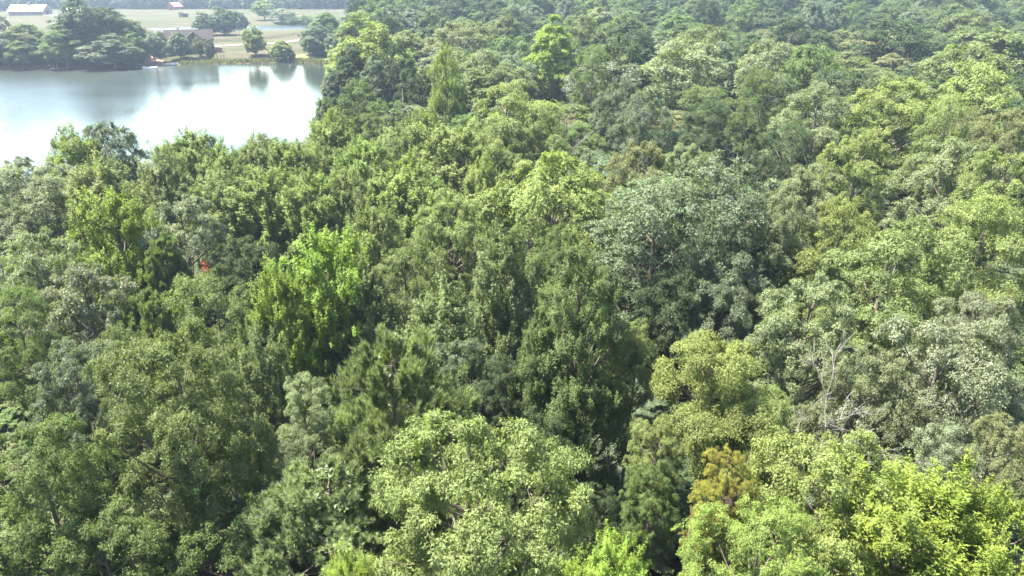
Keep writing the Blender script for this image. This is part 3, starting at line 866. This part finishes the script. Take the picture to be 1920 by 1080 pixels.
# individual trees of the middle distance
P = fill_points(86, 330, view, 11.5, 5)
P = P[dry(P) & clear_of(P, .62, 2.4)]
COLW = {'fresh': 'fresh green', 'olive': 'olive', 'pale': 'pale grey-green', 'mid': 'mid green', 'dark': 'dark green', 'blue': 'bluish green', 'bright': 'light green', 'brown': 'brownish', 'yellow': 'yellow-green', 'silver': 'silvery'}
MARKS = [(1036, 90, 'taller lime column'), (833, 140, 'left lime column'), (955, 190, 'layered green dome'), (1285, 130, 'big pale oak'), (1535, 105, 'vivid green dome'),
         (1690, 75, 'large dark oak'), (1690, 190, 'bright clumped oak'), (1850, 135, 'yellow right-edge crown'), (700, 140, 'blue-green spire'),
         (618, 60, 'tree group by the dam'), (1445, 90, 'pale greyish crown'), (1110, 115, 'column-side crown'), (850, 60, 'brownish crown'),
         (720, 210, 'dark olive dome'), (1160, 170, 'grey-green crown'), (1800, 300, 'broad pale oak')]
cands = []
rr = np.random.default_rng(3)
for x, y in P:
    tz = gz(x, y) + float(np.interp(y, [86, 130, 330], [13.0, 16.0, 17.5])) * rr.choice([.68, .85, 1.0, 1.15, 1.32]) * rr.uniform(.95, 1.05)
    px, py, d = to_px(x, y, tz - 3)
    rad = rr.uniform(4.6, 8.2) * (1 if y > 110 else .8)
    cands.append((x, y, tz, rad, px, py, d, -40 < px < 1960 and py > -10))
def lowered(c):
    x, y, tz, rad, px, py, d, v = c
    cap = py - 8
    for (hx_, hy0, hw, hz_, *_r) in NEAR:
        X_, Y_, t_ = at_z(hx_, hy0, hz_)
        if Y_ > y + 2 and abs(px - hx_) < hw * .5 + rad / d * FPX * .55 and hy0 < 250:
            cap = max(cap, hy0 + hw * (1.6 if 'column-shaped' in _r[2] or 'spire' in _r[2] else .42))
    if px < 600 and y < 250: cap = max(cap, 262 - .08 * max(0, px - 480))
    dx_, dy_, dz_ = ray(px, cap)
    return (x, y, min(tz, CAM_H + dz_ * y / dy_), rad, px, py, d, v)
cands = [lowered(c) for c in cands]
cands = [c for c in cands if c[2] - gz(c[0], c[1]) > 5.5]
vis = sorted([c for c in cands if c[7]], key=lambda c: -c[3] / c[6])
N_IND = 150
used = {}
stuff_pts = [c for c in cands if not c[7]] + vis[N_IND:]
for (x, y, tz, rad, px, py, d, _) in vis[:N_IND]:
    kd = rr.choice(['oak', 'oak', 'oak', 'oak', 'upr', 'loc', 'pop'])
    near_lake = x < -20 and y < 260
    cl = rr.choice(['olive', 'olive', 'mid', 'dark', 'blue', 'pale', 'brown', 'dark', 'olive', 'mid', 'blue'] if px > 900 else ['mid', 'blue', 'dark', 'olive', 'blue', 'mid'])
    if near_lake: kd, cl = 'upr', str(rr.choice(['fresh', 'bright', 'mid']))
    mk = min(MARKS, key=lambda m_: abs(m_[0] - px) + 2 * abs(m_[1] - py))
    dx, dy = px - mk[0], py - mk[1]
    side = ('right' if dx > 0 else 'left') if abs(dx) > 25 else ''
    vert = ('behind' if dy < 0 else 'in front of') if abs(dy) > 12 or not side else 'beside'
    near = 'just ' if abs(dx) + abs(dy) < 70 else ''
    size = 'broad ' if rad > 6.6 else 'small ' if rad < 5.2 else ''
    shape = {'oak': 'round tree', 'upr': 'bushy tree', 'loc': 'flat-tiered tree', 'pop': 'pointed tree'}[kd]
    where = (f"{near}{vert} the {mk[2]}" + (f", to its {side}" if side and vert != 'beside' else '')) if vert != 'beside' else f"{near}{side} of the {mk[2]}"
    lb = f"{size}{COLW[cl]} {shape} {where}"
    if len(lb.split()) > 15 and size: lb = lb[len(size):]
    if len(lb.split()) > 15: lb = lb.replace(near, '', 1) if near else lb
    if len(lb.split()) > 15: lb = lb.replace(', to its', ',')
    if lb in used:
        used[lb] += 1
        lb = {2: 'second ', 3: 'third ', 4: 'fourth '}.get(used[lb], 'another ') + lb
    else:
        used[lb] = 1
    plant(x, y, tz, rad, str(kd), str(cl), lb, 'trees of the wood beyond')

# ------------------------------------------------------------------ masses: far wood and the low growth under the canopy (nobody could count them)
def scatter(name, pts, kinds, lod, colours, label, seed):
    """pts: x, y, z, radius, height -> instances on points through geometry nodes"""
    r = np.random.default_rng(seed)
    src = bpy.data.collections.new(name + '_kinds')
    dims = []
    k = 0
    for kd in kinds:
        for v in range(NVAR[lod][kd]):
            tk, cr, H, R = proto(kd, lod, v)
            if len(cr.materials) == 0: cr.materials.append(LEAF['mid'])
            o = bpy.data.objects.new(f'{name}_kind_{k:02d}', cr)
            o.material_slots[0].link = 'OBJECT'
            o.material_slots[0].material = LEAF[colours[k % len(colours)]]
            src.objects.link(o); dims.append((H, R)); k += 1
    n = len(pts)
    pts = np.array(pts)
    ix = r.integers(0, k, n)
    D = np.array(dims)[ix]
    me = bpy.data.meshes.new(name)
    me.vertices.add(n); me.vertices.foreach_set('co', pts[:, :3].astype(np.float32).ravel())
    a = me.attributes.new('pick', 'INT', 'POINT'); a.data.foreach_set('value', ix.astype(np.int32))
    a = me.attributes.new('turn', 'FLOAT_VECTOR', 'POINT'); a.data.foreach_set('vector', np.stack([np.zeros(n), np.zeros(n), r.uniform(0, 6.28, n)], -1).astype(np.float32).ravel())
    sc_ = pts[:, 3] / D[:, 1]
    a = me.attributes.new('size', 'FLOAT_VECTOR', 'POINT'); a.data.foreach_set('vector', np.stack([sc_, sc_, pts[:, 4] / D[:, 0]], -1).astype(np.float32).ravel())
    o = link(name, me)
    ng = bpy.data.node_groups.new(name, 'GeometryNodeTree')
    ng.interface.new_socket('Geometry', in_out='INPUT', socket_type='NodeSocketGeometry')
    ng.interface.new_socket('Geometry', in_out='OUTPUT', socket_type='NodeSocketGeometry')
    N = ng.nodes; L = ng.links
    gi = N.new('NodeGroupInput'); go = N.new('NodeGroupOutput')
    ip = N.new('GeometryNodeInstanceOnPoints'); ci = N.new('GeometryNodeCollectionInfo')
    ci.inputs['Collection'].default_value = src; ci.inputs['Separate Children'].default_value = True; ci.inputs['Reset Children'].default_value = True
    def attr(nm, ty):
        x = N.new('GeometryNodeInputNamedAttribute'); x.data_type = ty; x.inputs['Name'].default_value = nm
        return next(s_ for s_ in x.outputs if s_.enabled and s_.name == 'Attribute')
    ip.inputs['Pick Instance'].default_value = True
    L.new(gi.outputs[0], ip.inputs['Points']); L.new(ci.outputs[0], ip.inputs['Instance'])
    L.new(attr('pick', 'INT'), ip.inputs['Instance Index']); L.new(attr('turn', 'FLOAT_VECTOR'), ip.inputs['Rotation']); L.new(attr('size', 'FLOAT_VECTOR'), ip.inputs['Scale'])
    L.new(ip.outputs[0], go.inputs[0])
    md = o.modifiers.new(name, 'NODES'); md.node_group = ng
    tag(o, label, kind='stuff')
    return o

T = np.array(TREES)
FARCOL = ['mid', 'dark', 'blue', 'dark', 'olive', 'mid', 'blue', 'dark', 'olive', 'dark', 'mid']
pts = [(c[0], c[1], gz(c[0], c[1]) - .1, c[3], c[2] - gz(c[0], c[1])) for c in stuff_pts]
P = fill_points(330, 470, view, 11, 6)
P = P[dry(P)]
r5 = np.random.default_rng(55)
pts += [(x, y, gz(x, y) - .1, r5.uniform(5, 9), r5.uniform(12, 27)) for x, y in P]
scatter('wood_mass', pts, ['oak', 'upr', 'pop', 'loc'], 'far', FARCOL, 'mass of treetops behind the countable trees', 1)
P = fill_points(470, 1150, lambda yy: (-HFX * yy * 1.05 - 20, HFX * yy * 1.05 + 20), 11.5, 7)
P = P[dry(P)]
pts = [(x, y, gz(x, y) - .1, r5.uniform(6, 10), r5.uniform(12, 28)) for x, y in P]
P = fill_points(1150, 2000, lambda yy: (-HFX * yy * 1.05 - 20, HFX * yy * 1.05 + 20), 16, 8)
pts += [(x, y, gz(x, y) - .1, r5.uniform(8, 13), r5.uniform(14, 22)) for x, y in P]
scatter('far_wood', pts, ['oak', 'upr', 'pop'], 'vfar', FARCOL, 'hazy far wood reaching to the hills', 2)

# low growth closing the gaps between the near trees
P = fill_points(10, 110, lambda yy: (-HFX * (yy + 16) * 1.05 - 8, HFX * (yy + 16) * 1.05 + 8), 5.0, 9)
P = P[dry(P, 1.0)]
dd = np.hypot(P[:, None, 0] - T[None, :, 0], P[:, None, 1] - T[None, :, 1])
gapx = np.min(dd / T[None, :, 2], axis=1)
P = P[gapx > .7]; gapx = gapx[gapx > .7]
pts = []
for (x, y), g in zip(P, gapx):
    tall = float(np.interp(y, [10, 30, 60, 110], [2.5, 3.5, 5.0, 7.5])) * r5.uniform(.6, 1.1)
    px, py, d = to_px(x, y, tall)
    if 1000 < px < 1330 and py > 640: tall = min(tall, 3.0)         # the dark gap stays open
    pts.append((x, y, gz(x, y) - .2, r5.uniform(2.2, 3.4), tall))
scatter('understorey', pts, ['oak', 'upr'], 'mid', ['mid', 'olive', 'dark', 'blue', 'mid', 'dark', 'olive'], 'low leafy growth under and between the trees', 3)
# wood carrying on beside and behind the drone
P = fill_points(-60, 330, lambda yy: (-170, 290), 8.0, 10)
lo = np.array([view(y)[0] for y in P[:, 1]]); hi = np.array([view(y)[1] for y in P[:, 1]])
P = P[dry(P) & ((P[:, 0] < lo - 1) | (P[:, 0] > hi + 1) | (P[:, 1] < 4))]
P = P[np.hypot(P[:, 0], P[:, 1]) > 9]
P = P[clear_of(P, .8, 1.5)]
pts = [(x, y, gz(x, y) - .1, r5.uniform(3.8, 5.6), r5.uniform(12, 16) + (5 if x < 0 and 8 < y < 60 else 0)) for x, y in P]
scatter('side_wood', pts, ['oak', 'upr'], 'mid', ['mid', 'olive', 'pale', 'blue', 'bright', 'silver', 'olive'], 'wood carrying on beyond the frame', 4)

# ------------------------------------------------------------------ bare trees
def dead_tree(px, py, topz, spread, label, mat=DEADWOOD, seed=1, lean=.1, base=None, forks=5, depth=4, name='dead_tree'):
    if base: x, y, zg, t = at_ground(*base)
    else: x, y, t = at_z(px, py, topz); zg = gz(x, y)
    r = np.random.default_rng(seed)
    root = empty(name, (x, y, zg - .1))
    tag(root, label, 'dead tree', 'bare trees')
    H = topz - zg
    tk = MB(); br = MB()
    pts = [np.array([0, 0, 0.])]
    dv = unit(np.array([r.normal() * lean, r.normal() * lean, 1.0]))
    for i in range(6):
        dv = unit(dv + r.normal(size=3) * .06); dv[2] = abs(dv[2])
        pts.append(pts[-1] + dv * H / 6.6)
    rad = [.016 * H * (1 - .8 * i / 6) for i in range(7)]
    tk.tube(pts, rad, 7)
    def grow(p, d, L, rd, k):
        q = [p]; dd = d
        for i in range(3):
            dd = unit(dd + r.normal(size=3) * .16 + np.array([0, 0, .05]))
            q.append(q[-1] + dd * L / 3)
        br.tube(q, [rd, rd * .8, rd * .6, rd * .35], 4 if k > 1 else 3)
        if k <= 0: return
        for i in range(3 if k > 1 else 4):
            at = q[1 + (i % 3)]
            grow(at, unit(dd + r.normal(size=3) * .62), L * r.uniform(.5, .72), max(rd * .5, .016), k - 1)
    for i in range(forks):
        s_ = 3 + (i % 4)
        a = i * 2.4 + r.uniform(-.4, .4)
        grow(pts[min(s_, 6)], unit(np.array([math.cos(a), math.sin(a), r.uniform(.25, .9)])), spread * r.uniform(.6, 1.0), rad[min(s_, 6)] * .6, depth - 1)
    t_ = tk.build('trunk', BARK if mat is DEADWOOD else mat, root)
    br.build('branches', mat, t_)["kind"] = 'stuff'
    return root
dead_tree(1600, 765, 13.4, 3.0, 'bare grey dead tree with a tangle of thin branches, right side', seed=4, forks=11, lean=.2)
dead_tree(1065, 205, 15.0, 3.4, 'leafless pale tree below right of the layered dome', seed=6, forks=6)
dead_tree(1435, 262, 15.5, 2.4, 'leafless treetop just behind the twin oak', seed=8, forks=5, depth=3)
dead_tree(766, 150, 15.0, 1.3, 'slim white bare trunk right of the lake end', mat=BARK_PALE, seed=9, forks=3, depth=2, lean=.03)
dead_tree(862, 175, 13.0, 1.0, 'slim bare stem under the left lime column', mat=BARK_PALE, seed=10, forks=3, depth=2, lean=.03)
dead_tree(285, 33, 12.5, .9, 'dark bare snag standing before the pasture', mat=BARK, seed=12, forks=3, depth=1, lean=.03, base=(286, 88))

# spray of red leaves in the olive tree
rr2 = np.random.default_rng(77)
M = 90
c_ = rr2.normal(size=(M, 3)) * (.10, .10, .20)
red = leaf_mesh('red_leaves', c_, rr2.normal(size=(M, 3)) + (0, 0, -.4), rr2.normal(size=(M, 3)) + (0, -.4, .6), np.full(M, .15), np.full(M, .07), rr2.random(M), rr2.random(M))
ro_ = link('red_leaves', red, RED_TREE, LEAF['redtip'])
sx3 = (1, 1, 1)
wv = Vector(at_z(386, 503, 14.6)[:2] + (14.6,)) - RED_TREE.location
ca, sa = math.cos(-RED_TREE.rotation_euler.z), math.sin(-RED_TREE.rotation_euler.z)
ro_.location = ((wv.x * ca - wv.y * sa) / sx3[0], (wv.x * sa + wv.y * ca) / sx3[1], wv.z / sx3[2])
ro_.scale = (1 / sx3[0], 1 / sx3[1], 1 / sx3[2])
ro_["kind"] = 'stuff'; ro_["label"] = 'spray of red leaves'

# ------------------------------------------------------------------ the farm beyond the lake
def facing(x, y): return math.atan2(x, -y) if False else math.atan2(-x, y)

def gable_roof(name, x0, x1, hy, z_e, z_r, mat, parent, over=.5, th=.18):
    sl = (z_r - z_e) / hy
    prof = [(-hy - over, z_e - sl * over), (0, z_r), (hy + over, z_e - sl * over), (hy + over, z_e - sl * over + th), (0, z_r + th * 1.25), (-hy - over, z_e - sl * over + th)]
    return MB().prism_x(prof[::-1], x0 - over, x1 + over).build(name, mat, parent)

def window(parent, x, z, yf, w=1.0, h=1.3):
    f = MB()
    f.box(x - w / 2 - .08, x + w / 2 + .08, yf - .06, yf + .04, z - h / 2 - .08, z - h / 2)
    f.box(x - w / 2 - .08, x + w / 2 + .08, yf - .06, yf + .04, z + h / 2, z + h / 2 + .08)
    f.box(x - w / 2 - .08, x - w / 2, yf - .06, yf + .04, z - h / 2, z + h / 2)
    f.box(x + w / 2, x + w / 2 + .08, yf - .06, yf + .04, z - h / 2, z + h / 2)
    f.box(x - .03, x + .03, yf - .05, yf + .04, z - h / 2, z + h / 2)
    o = f.build('window', WOOD, parent)
    MB().box(x - w / 2, x + w / 2, yf - .03, yf + .03, z - h / 2, z + h / 2).build('pane', GLASS, o)

# house
hx, hy_, hz_, ht = at_ground(352, 100)
house = empty('lake_house', (hx, hy_ + 4, gz(hx, hy_ + 4) - .2), facing(hx, hy_))
tag(house, 'grey-roofed wooden lake house with a front gable and deck', 'house')
MB().prism_x([(-4, 0), (4, 0), (4, 5.6), (0, 8.7), (-4, 5.6)], -8.6, 8.6).build('wall', LOG, house)
rf = gable_roof('roof', -8.6, 8.6, 4, 5.6, 8.75, ROOF, house)
MB().box(-4.2, -3.3, .6, 1.5, 7.6, 10.0).build('chimney', STONE, rf)
MB().prism_y([(-.9, 0), (3.7, 0), (3.7, 6.2), (1.4, 8.0), (-.9, 6.2)], -5.6, -.5).build('gable_wing', LOG, house)
gp = [(-1.5, 5.75), (1.4, 8.1), (4.3, 5.75), (4.3, 5.93), (1.4, 8.33), (-1.5, 5.93)]
MB().prism_y(gp, -6.2, -.3).build('gable_roof', ROOF, house)
for (x_, z_, w_) in ((.4, 4.6, 1.0), (2.4, 4.6, 1.0), (1.4, 6.4, .8)): window(house, x_, z_, -5.6, w_, 1.2)
for x_ in (-7, -5, -3, 5.4, 7.2): window(house, x_, 4.2, -4.0); window(house, x_, 1.6, -4.0)
dk = MB().box(-8.6, 8.4, -8.2, -5.62, 2.55, 2.75).build('deck', WOOD, house)
for x_ in np.linspace(-8.4, 8.2, 9):
    MB().box(x_ - .1, x_ + .1, -8.15, -7.95, 0, 3.75).build('post', WOOD, house)
MB().box(-8.6, 8.4, -8.18, -8.08, 3.66, 3.78).box(-8.6, 8.4, -8.16, -8.1, 3.1, 3.18).build('railing', WOOD, dk)
MB().prism_x([(-7.9, 2.55), (-4.02, 4.0), (-4.02, 4.15), (-7.9, 2.7)][::-1] if False else [(-8.0, 4.35), (-4.0, 5.3), (-4.0, 5.45), (-8.0, 4.5)][::-1], -8.6, -1.6).build('porch_roof', ROOF, house)
MB().box(4.4, 5.3, -4.06, -3.98, 2.75, 4.9).build('door', DARKIN, house)
st_ = MB()
for i in range(9): st_.box(5.2, 6.6, -8.25 - .3 * (i + 1), -8.22 - .3 * i, 2.55 - .28 * (i + 1), 2.65 - .28 * (i + 1) + .1)
st_.tube([(5.2, -8.25, 2.6), (5.2, -11.0, 0)], [.09, .09], 4).tube([(6.6, -8.25, 2.6), (6.6, -11.0, 0)], [.09, .09], 4)
st_.build('stairs', WOOD, house)

# long barn with a white roof
bx_, by_, bz_, bt = at_ground(50, 29)
barn = empty('barn', (bx_, by_ + 6, gz(bx_, by_) - .2), facing(bx_, by_) - math.radians(32))
tag(barn, 'long barn with a white metal roof at the far left', 'barn')
MB().prism_x([(-6.5, 0), (6.5, 0), (6.5, 3.4), (0, 7.2), (-6.5, 3.4)], -13, 12.5).build('wall', LOG, barn)
br_ = gable_roof('roof', -13, 12.5, 6.5, 3.4, 7.3, METAL_ROOF, barn, .7)
cu = MB().box(-1.1, 1.1, -1, 1, 7.0, 8.6).build('cupola', LOG, br_)
gable_roof('cupola_roof', -1.1, 1.1, 1, 8.6, 9.3, ROOF, br_, .2, .1)
MB().box(12.5, 12.56, -2.2, 2.2, 0, 3.2).build('door', DARKIN, barn)
for x_ in (-9, -4, 1, 6): window(barn, x_, 1.8, -6.5, 1.2, 1.0)

# white outbuilding next to it
ox, oy, oz, ot = at_ground(134, 30)
ob = empty('outbuilding', (ox, oy + 4, gz(ox, oy) - .2), facing(ox, oy) - math.radians(25))
tag(ob, 'small white-roofed outbuilding right of the long barn', 'shed')
MB().prism_x([(-4, 0), (4, 0), (4, 2.8), (0, 5.6), (-4, 2.8)], -5, 6).build('wall', WHITE, ob)
gable_roof('roof', -5, 6, 4, 2.8, 5.7, METAL_ROOF, ob)
MB().box(-1.2, 1.2, -4.06, -3.98, 0, 2.3).build('door', DARKIN, ob)

# red barn before the tree line
rx_, ry_, rz_, rt_ = at_ground(329, 18.2)
rb = empty('red_barn', (rx_, ry_, gz(rx_, ry_) - .2), facing(rx_, ry_) + math.radians(48))
tag(rb, 'red barn with a pinkish roof at the far tree line', 'barn')
MB().prism_x([(-3.8, 0), (3.8, 0), (3.8, 3.0), (0, 6.0), (-3.8, 3.0)], -5, 5).build('wall', RED_WALL, rb)
gable_roof('roof', -5, 5, 3.8, 3.0, 6.1, RED_ROOF, rb)
MB().box(-5.06, -5.0, -1.3, 1.3, 0, 2.5).build('door', DARKIN, rb)

# open shed in the pasture
sx_, sy_, sz_, st2 = at_ground(345, 32)
sh_ = empty('field_shed', (sx_, sy_, gz(sx_, sy_) - .1), facing(sx_, sy_) - .25)
tag(sh_, 'dark open-fronted shed alone in the pasture', 'shed')
MB().box(-3, -.6, -1.8, 1.8, 0, 2.9).build('store', WOOD, sh_)
MB().box(-.59, 3, 1.6, 1.8, 0, 2.2).box(2.85, 3, -1.8, 1.59, 0, 2.2).build('back_wall', WOOD, sh_)
for x_ in (1.1, 2.9): MB().box(x_ - .08, x_ + .08, -1.8, -1.64, 0, 2.35).build('post', WOOD, sh_)
MB().prism_x([(-2.2, 2.95), (2.1, 3.3), (2.1, 3.42), (-2.2, 3.07)][::-1], -3.2, -.5).prism_x([(-2.2, 2.38), (2.1, 2.25), (2.1, 2.37), (-2.2, 2.5)][::-1], -.49, 3.2).build('roof', ROOF, sh_)

# brown-red hut beside the house
kx, ky, kz, kt = at_ground(409, 98)
kb = empty('brick_hut', (kx, ky, gz(kx, ky) - .1), facing(kx, ky) - .1)
tag(kb, 'small red-brown flat hut on the lawn right of the house', 'hut')
MB().box(-1.6, 1.6, -1.1, 1.1, .1, 1.75).build('wall', BRICK, kb)
MB().box(-1.75, 1.75, -1.25, 1.25, 1.75, 1.9).build('roof', WOOD, kb)
MB().box(-.5, .4, -1.16, -1.09, .15, 1.45).build('door', WOOD, kb)
MB().box(-2.6, 2.8, -2.2, 1.8, -.1, .1).build('slab', STONE, kb)

# white-roofed shelter by the clay path
lx, ly, lz, lt = at_ground(281, 101)
sr = empty('shelter', (lx, ly, gz(lx, ly) - .05), facing(lx, ly))
tag(sr, 'small open shelter with a white roof at the top of the clay path', 'shelter')
for i in (-1, 1):
    for j in (-1, 1):
        MB().box(i * 1.2 - .07, i * 1.2 + .07, j * 1.0 - .07, j * 1.0 + .07, 0, 2.3).build('post', WOOD, sr)
gable_roof('roof', -1.3, 1.3, 1.1, 2.3, 3.1, METAL_ROOF, sr, .25, .1)
MB().box(-1.0, 1.0, .1, .9, .4, .5).box(-1, -.85, .2, .8, 0, .399).box(.85, 1, .2, .8, 0, .399).build('bench', WOOD, sr)

# dock, landing, buoy
dx_, dy_, dt_ = at_z(281, 126.5, .3)
dock = empty('dock', (dx_, dy_, 0), facing(dx_, dy_))
tag(dock, 'pale floating dock at the foot of the clay path', 'dock')
for i in range(12): MB().box(-2.4 + i * .4, -2.4 + i * .4 + .37, -1.2, 1.2, .32, .40).build('plank', DOCKW, dock)
MB().box(-2.4, 2.35, -1.1, -.7, -.2, .315).box(-2.4, 2.35, .7, 1.1, -.2, .315).build('float', WHITE, dock)
for x_ in (-2.6, 2.55): MB().tube([(x_, 1.1, -1.5), (x_, 1.1, 1.6)], [.09, .08], 6).build('post', WOOD, dock)
MB().box(-2.3, -1.3, 1.25, 4.0, .36, .44).build('gangway', DOCKW, dock)
jx, jy, jt = at_z(105, 128.6, .2)
jetty = empty('jetty', (jx, jy, 0), facing(jx, jy))
tag(jetty, 'dark little jetty with two pale posts, far bank left', 'jetty')
MB().box(-2, 2, -.8, .8, .25, .38).build('deck', WOOD, jetty)
for x_ in (-.5, .5): MB().tube([(x_, -.7, -1.2), (x_, -.7, 1.7)], [.07, .06], 6).build('post', DOCKW, jetty)
wx, wy, wz, wt = at_ground(93, 124)
bm_v = MB(); ng_ = 8
bm_v.tube([(0, 0, -.45), (0, 0, -.4), (0, 0, -.2), (0, 0, .1), (0, 0, .35), (0, 0, .45)], [.1, .3, .48, .48, .3, .08], 10)
bo = bm_v.build('barrel', WHITE); bo.location = (wx, wy, wz + .45)
tag(bo, 'white barrel lying on the far bank under the trees', 'barrel')
rs_ = np.random.default_rng(21)
for i in range(8):
    px_ = 309 + i * 3; bx2, by2, bz2, _t = at_ground(px_, 121 - (i % 3))
    m_ = MB(); sz_r = rs_.uniform(.5, 1.0)
    m_.tube([(0, 0, -.35), (0, 0, -.1), (.08, 0, .2), (.1, .05, .42)], [.7 * sz_r, 1.0 * sz_r, .75 * sz_r, .25 * sz_r], 7)
    o = m_.build('boulder', STONE); o.location = (bx2, by2, gz(bx2, by2)); o.rotation_euler = (0, 0, rs_.uniform(0, 6)); o.scale = (1.3, 1, .8)
    tag(o, 'pale boulder in the heap at the water edge right of the dock', 'boulder', 'boulders at the landing')

# poles
for (px_, pt_, pb_, lb) in ((113, 6, 27, 'utility pole between the long barn and the outbuilding'), (266, 11, 21, 'utility pole at the far tree line left of the red barn'),
                            (549, 12, 26, 'utility pole beyond the pond')):
    x_, y_, z_, t_ = at_ground(px_, pb_)
    h_ = CAM_H + ray(px_, pt_)[2] * (y_ / ray(px_, pt_)[1]) - z_
    po = empty('utility_pole', (x_, y_, z_ - .3)); tag(po, lb, 'pole', 'utility poles')
    MB().tube([(0, 0, 0), (0, 0, h_)], [.2, .14], 6).build('pole', BARK_PALE, po)
    MB().box(-1.1, 1.1, -.08, .08, h_ - .9, h_ - .72).build('crossarm', WOOD, po)

# rail fence of the paddock, and the wire fence by the water
def fence(name, pix, n_, h_, label, rails, mat, group):
    Pp = np.array([at_ground(*p)[:2] for p in pix])
    d = np.r_[0, np.cumsum(np.linalg.norm(np.diff(Pp, axis=0), axis=1))]
    s_ = np.linspace(0, d[-1], n_)
    Q = [(np.interp(k, d, Pp[:, 0]), np.interp(k, d, Pp[:, 1])) for k in s_]
    f = empty(name, (Q[0][0], Q[0][1], gz(*Q[0])))
    tag(f, label, 'fence', group)
    o0 = np.array([Q[0][0], Q[0][1], gz(*Q[0])])
    pm = MB().box(-.09, .09, -.09, .09, -.4, h_).mesh('post')
    L = [np.array([x, y, gz(x, y)]) - o0 for x, y in Q]
    for p in L:
        o = link('post', pm, f, mat); o.location = p
    for zz in rails:
        for a, b in zip(L[:-1], L[1:]):
            MB().tube([a + (0, 0, zz), b + (0, 0, zz)], [.05, .05], 4).build('rail', mat, f)
fence('rail_fence', [(402, 79), (425, 78), (460, 77), (490, 75), (530, 70), (570, 66)], 44, 1.5, 'post and rail fence running along the paddock above the gravel track', (.6, 1.25), WOOD, 'fences')
fence('pond_fence', [(480, 58.5), (520, 58), (572, 57)], 24, 1.3, 'thin fence on the near side of the pond', (1.1,), WOOD, 'fences')
fence('shore_fence', [(352, 113), (375, 113), (400, 110), (420, 108)], 12, 1.2, 'post fence on the lawn before the house', (.9,), WOOD, 'fences')

# fallen trunk by the lone tree
a = np.array(at_ground(512, 104)[:3]); b = np.array(at_ground(491, 104)[:3]) + (0, 0, 4.2)
ft = empty('fallen_trunk', tuple(a)); tag(ft, 'dead trunk leaning against the lone tree on the dam', 'fallen trunk')
MB().tube([(0, 0, 0), (b - a) * .5 + (0, 0, .2), b - a], [.28, .24, .16], 6).build('trunk', BARK, ft)
for k in (.3, .5, .7): MB().tube([(b - a) * k, (b - a) * k + (.7, -.2, -.5)], [.09, .03], 4).build('branch', BARK, ft)

# reeds on the dam, bushes closing the far bank: masses
r8 = np.random.default_rng(8)
B = []
for k in range(2600):
    px_ = r8.uniform(405, 640)
    i = r8.uniform(0, 1)
    pts_ = np.array([(-125, 287), (-112, 291.5), (-99, 294.5), (-83, 297.5), (-70, 288.5), (-60, 274)])
    sgm = r8.integers(0, 5)
    q = pts_[sgm] * (1 - i) + pts_[sgm + 1] * i + r8.normal(size=2) * .9
    B.append((q[0], q[1], max(gz(q[0], q[1]), -.1)))
B = np.array(B); n_ = len(B)
rd = leaf_mesh('reeds', B, np.array([0, 0, 1.0]) + r8.normal(size=(n_, 3)) * .22, r8.normal(size=(n_, 3)) * (1, 1, .1), r8.uniform(.8, 2.0, n_), np.full(n_, .35), r8.random(n_), r8.random(n_))
tag(link('reeds', rd, None, LEAF['brown']), 'reeds and tall grass along the dam', kind='stuff')
pts = []
for k in range(150):
    px_ = r8.uniform(-30, 262); x_, y_, z_, t_ = at_ground(px_, r8.uniform(104, 126))
    pts.append((x_, y_, z_ - .3, r8.uniform(1.6, 3.2), r8.uniform(3, 8)))
for k in range(40):
    px_ = r8.uniform(575, 680); x_, y_, z_, t_ = at_ground(px_, r8.uniform(86, 106))
    pts.append((x_, y_, z_ - .3, r8.uniform(1.5, 3), r8.uniform(4, 9)))
scatter('bank_thicket', pts, ['oak', 'upr'], 'far', ['mid', 'blue', 'olive', 'dark', 'mid'], 'bushes filling the far bank under the trees', 6)
# wood edge closing the pasture
pts = []
for k in range(260):
    px_ = r8.uniform(-60, 640); x_, y_, z_, t_ = at_ground(px_, r8.uniform(12.5, 17))
    pts.append((x_, y_, z_ - .3, r8.uniform(4, 7), r8.uniform(10, 18)))
scatter('tree_line', pts, ['oak', 'upr', 'pop'], 'vfar', ['dark', 'mid', 'blue', 'dark', 'dark', 'blue', 'mid'], 'dark tree line closing the pasture', 7)
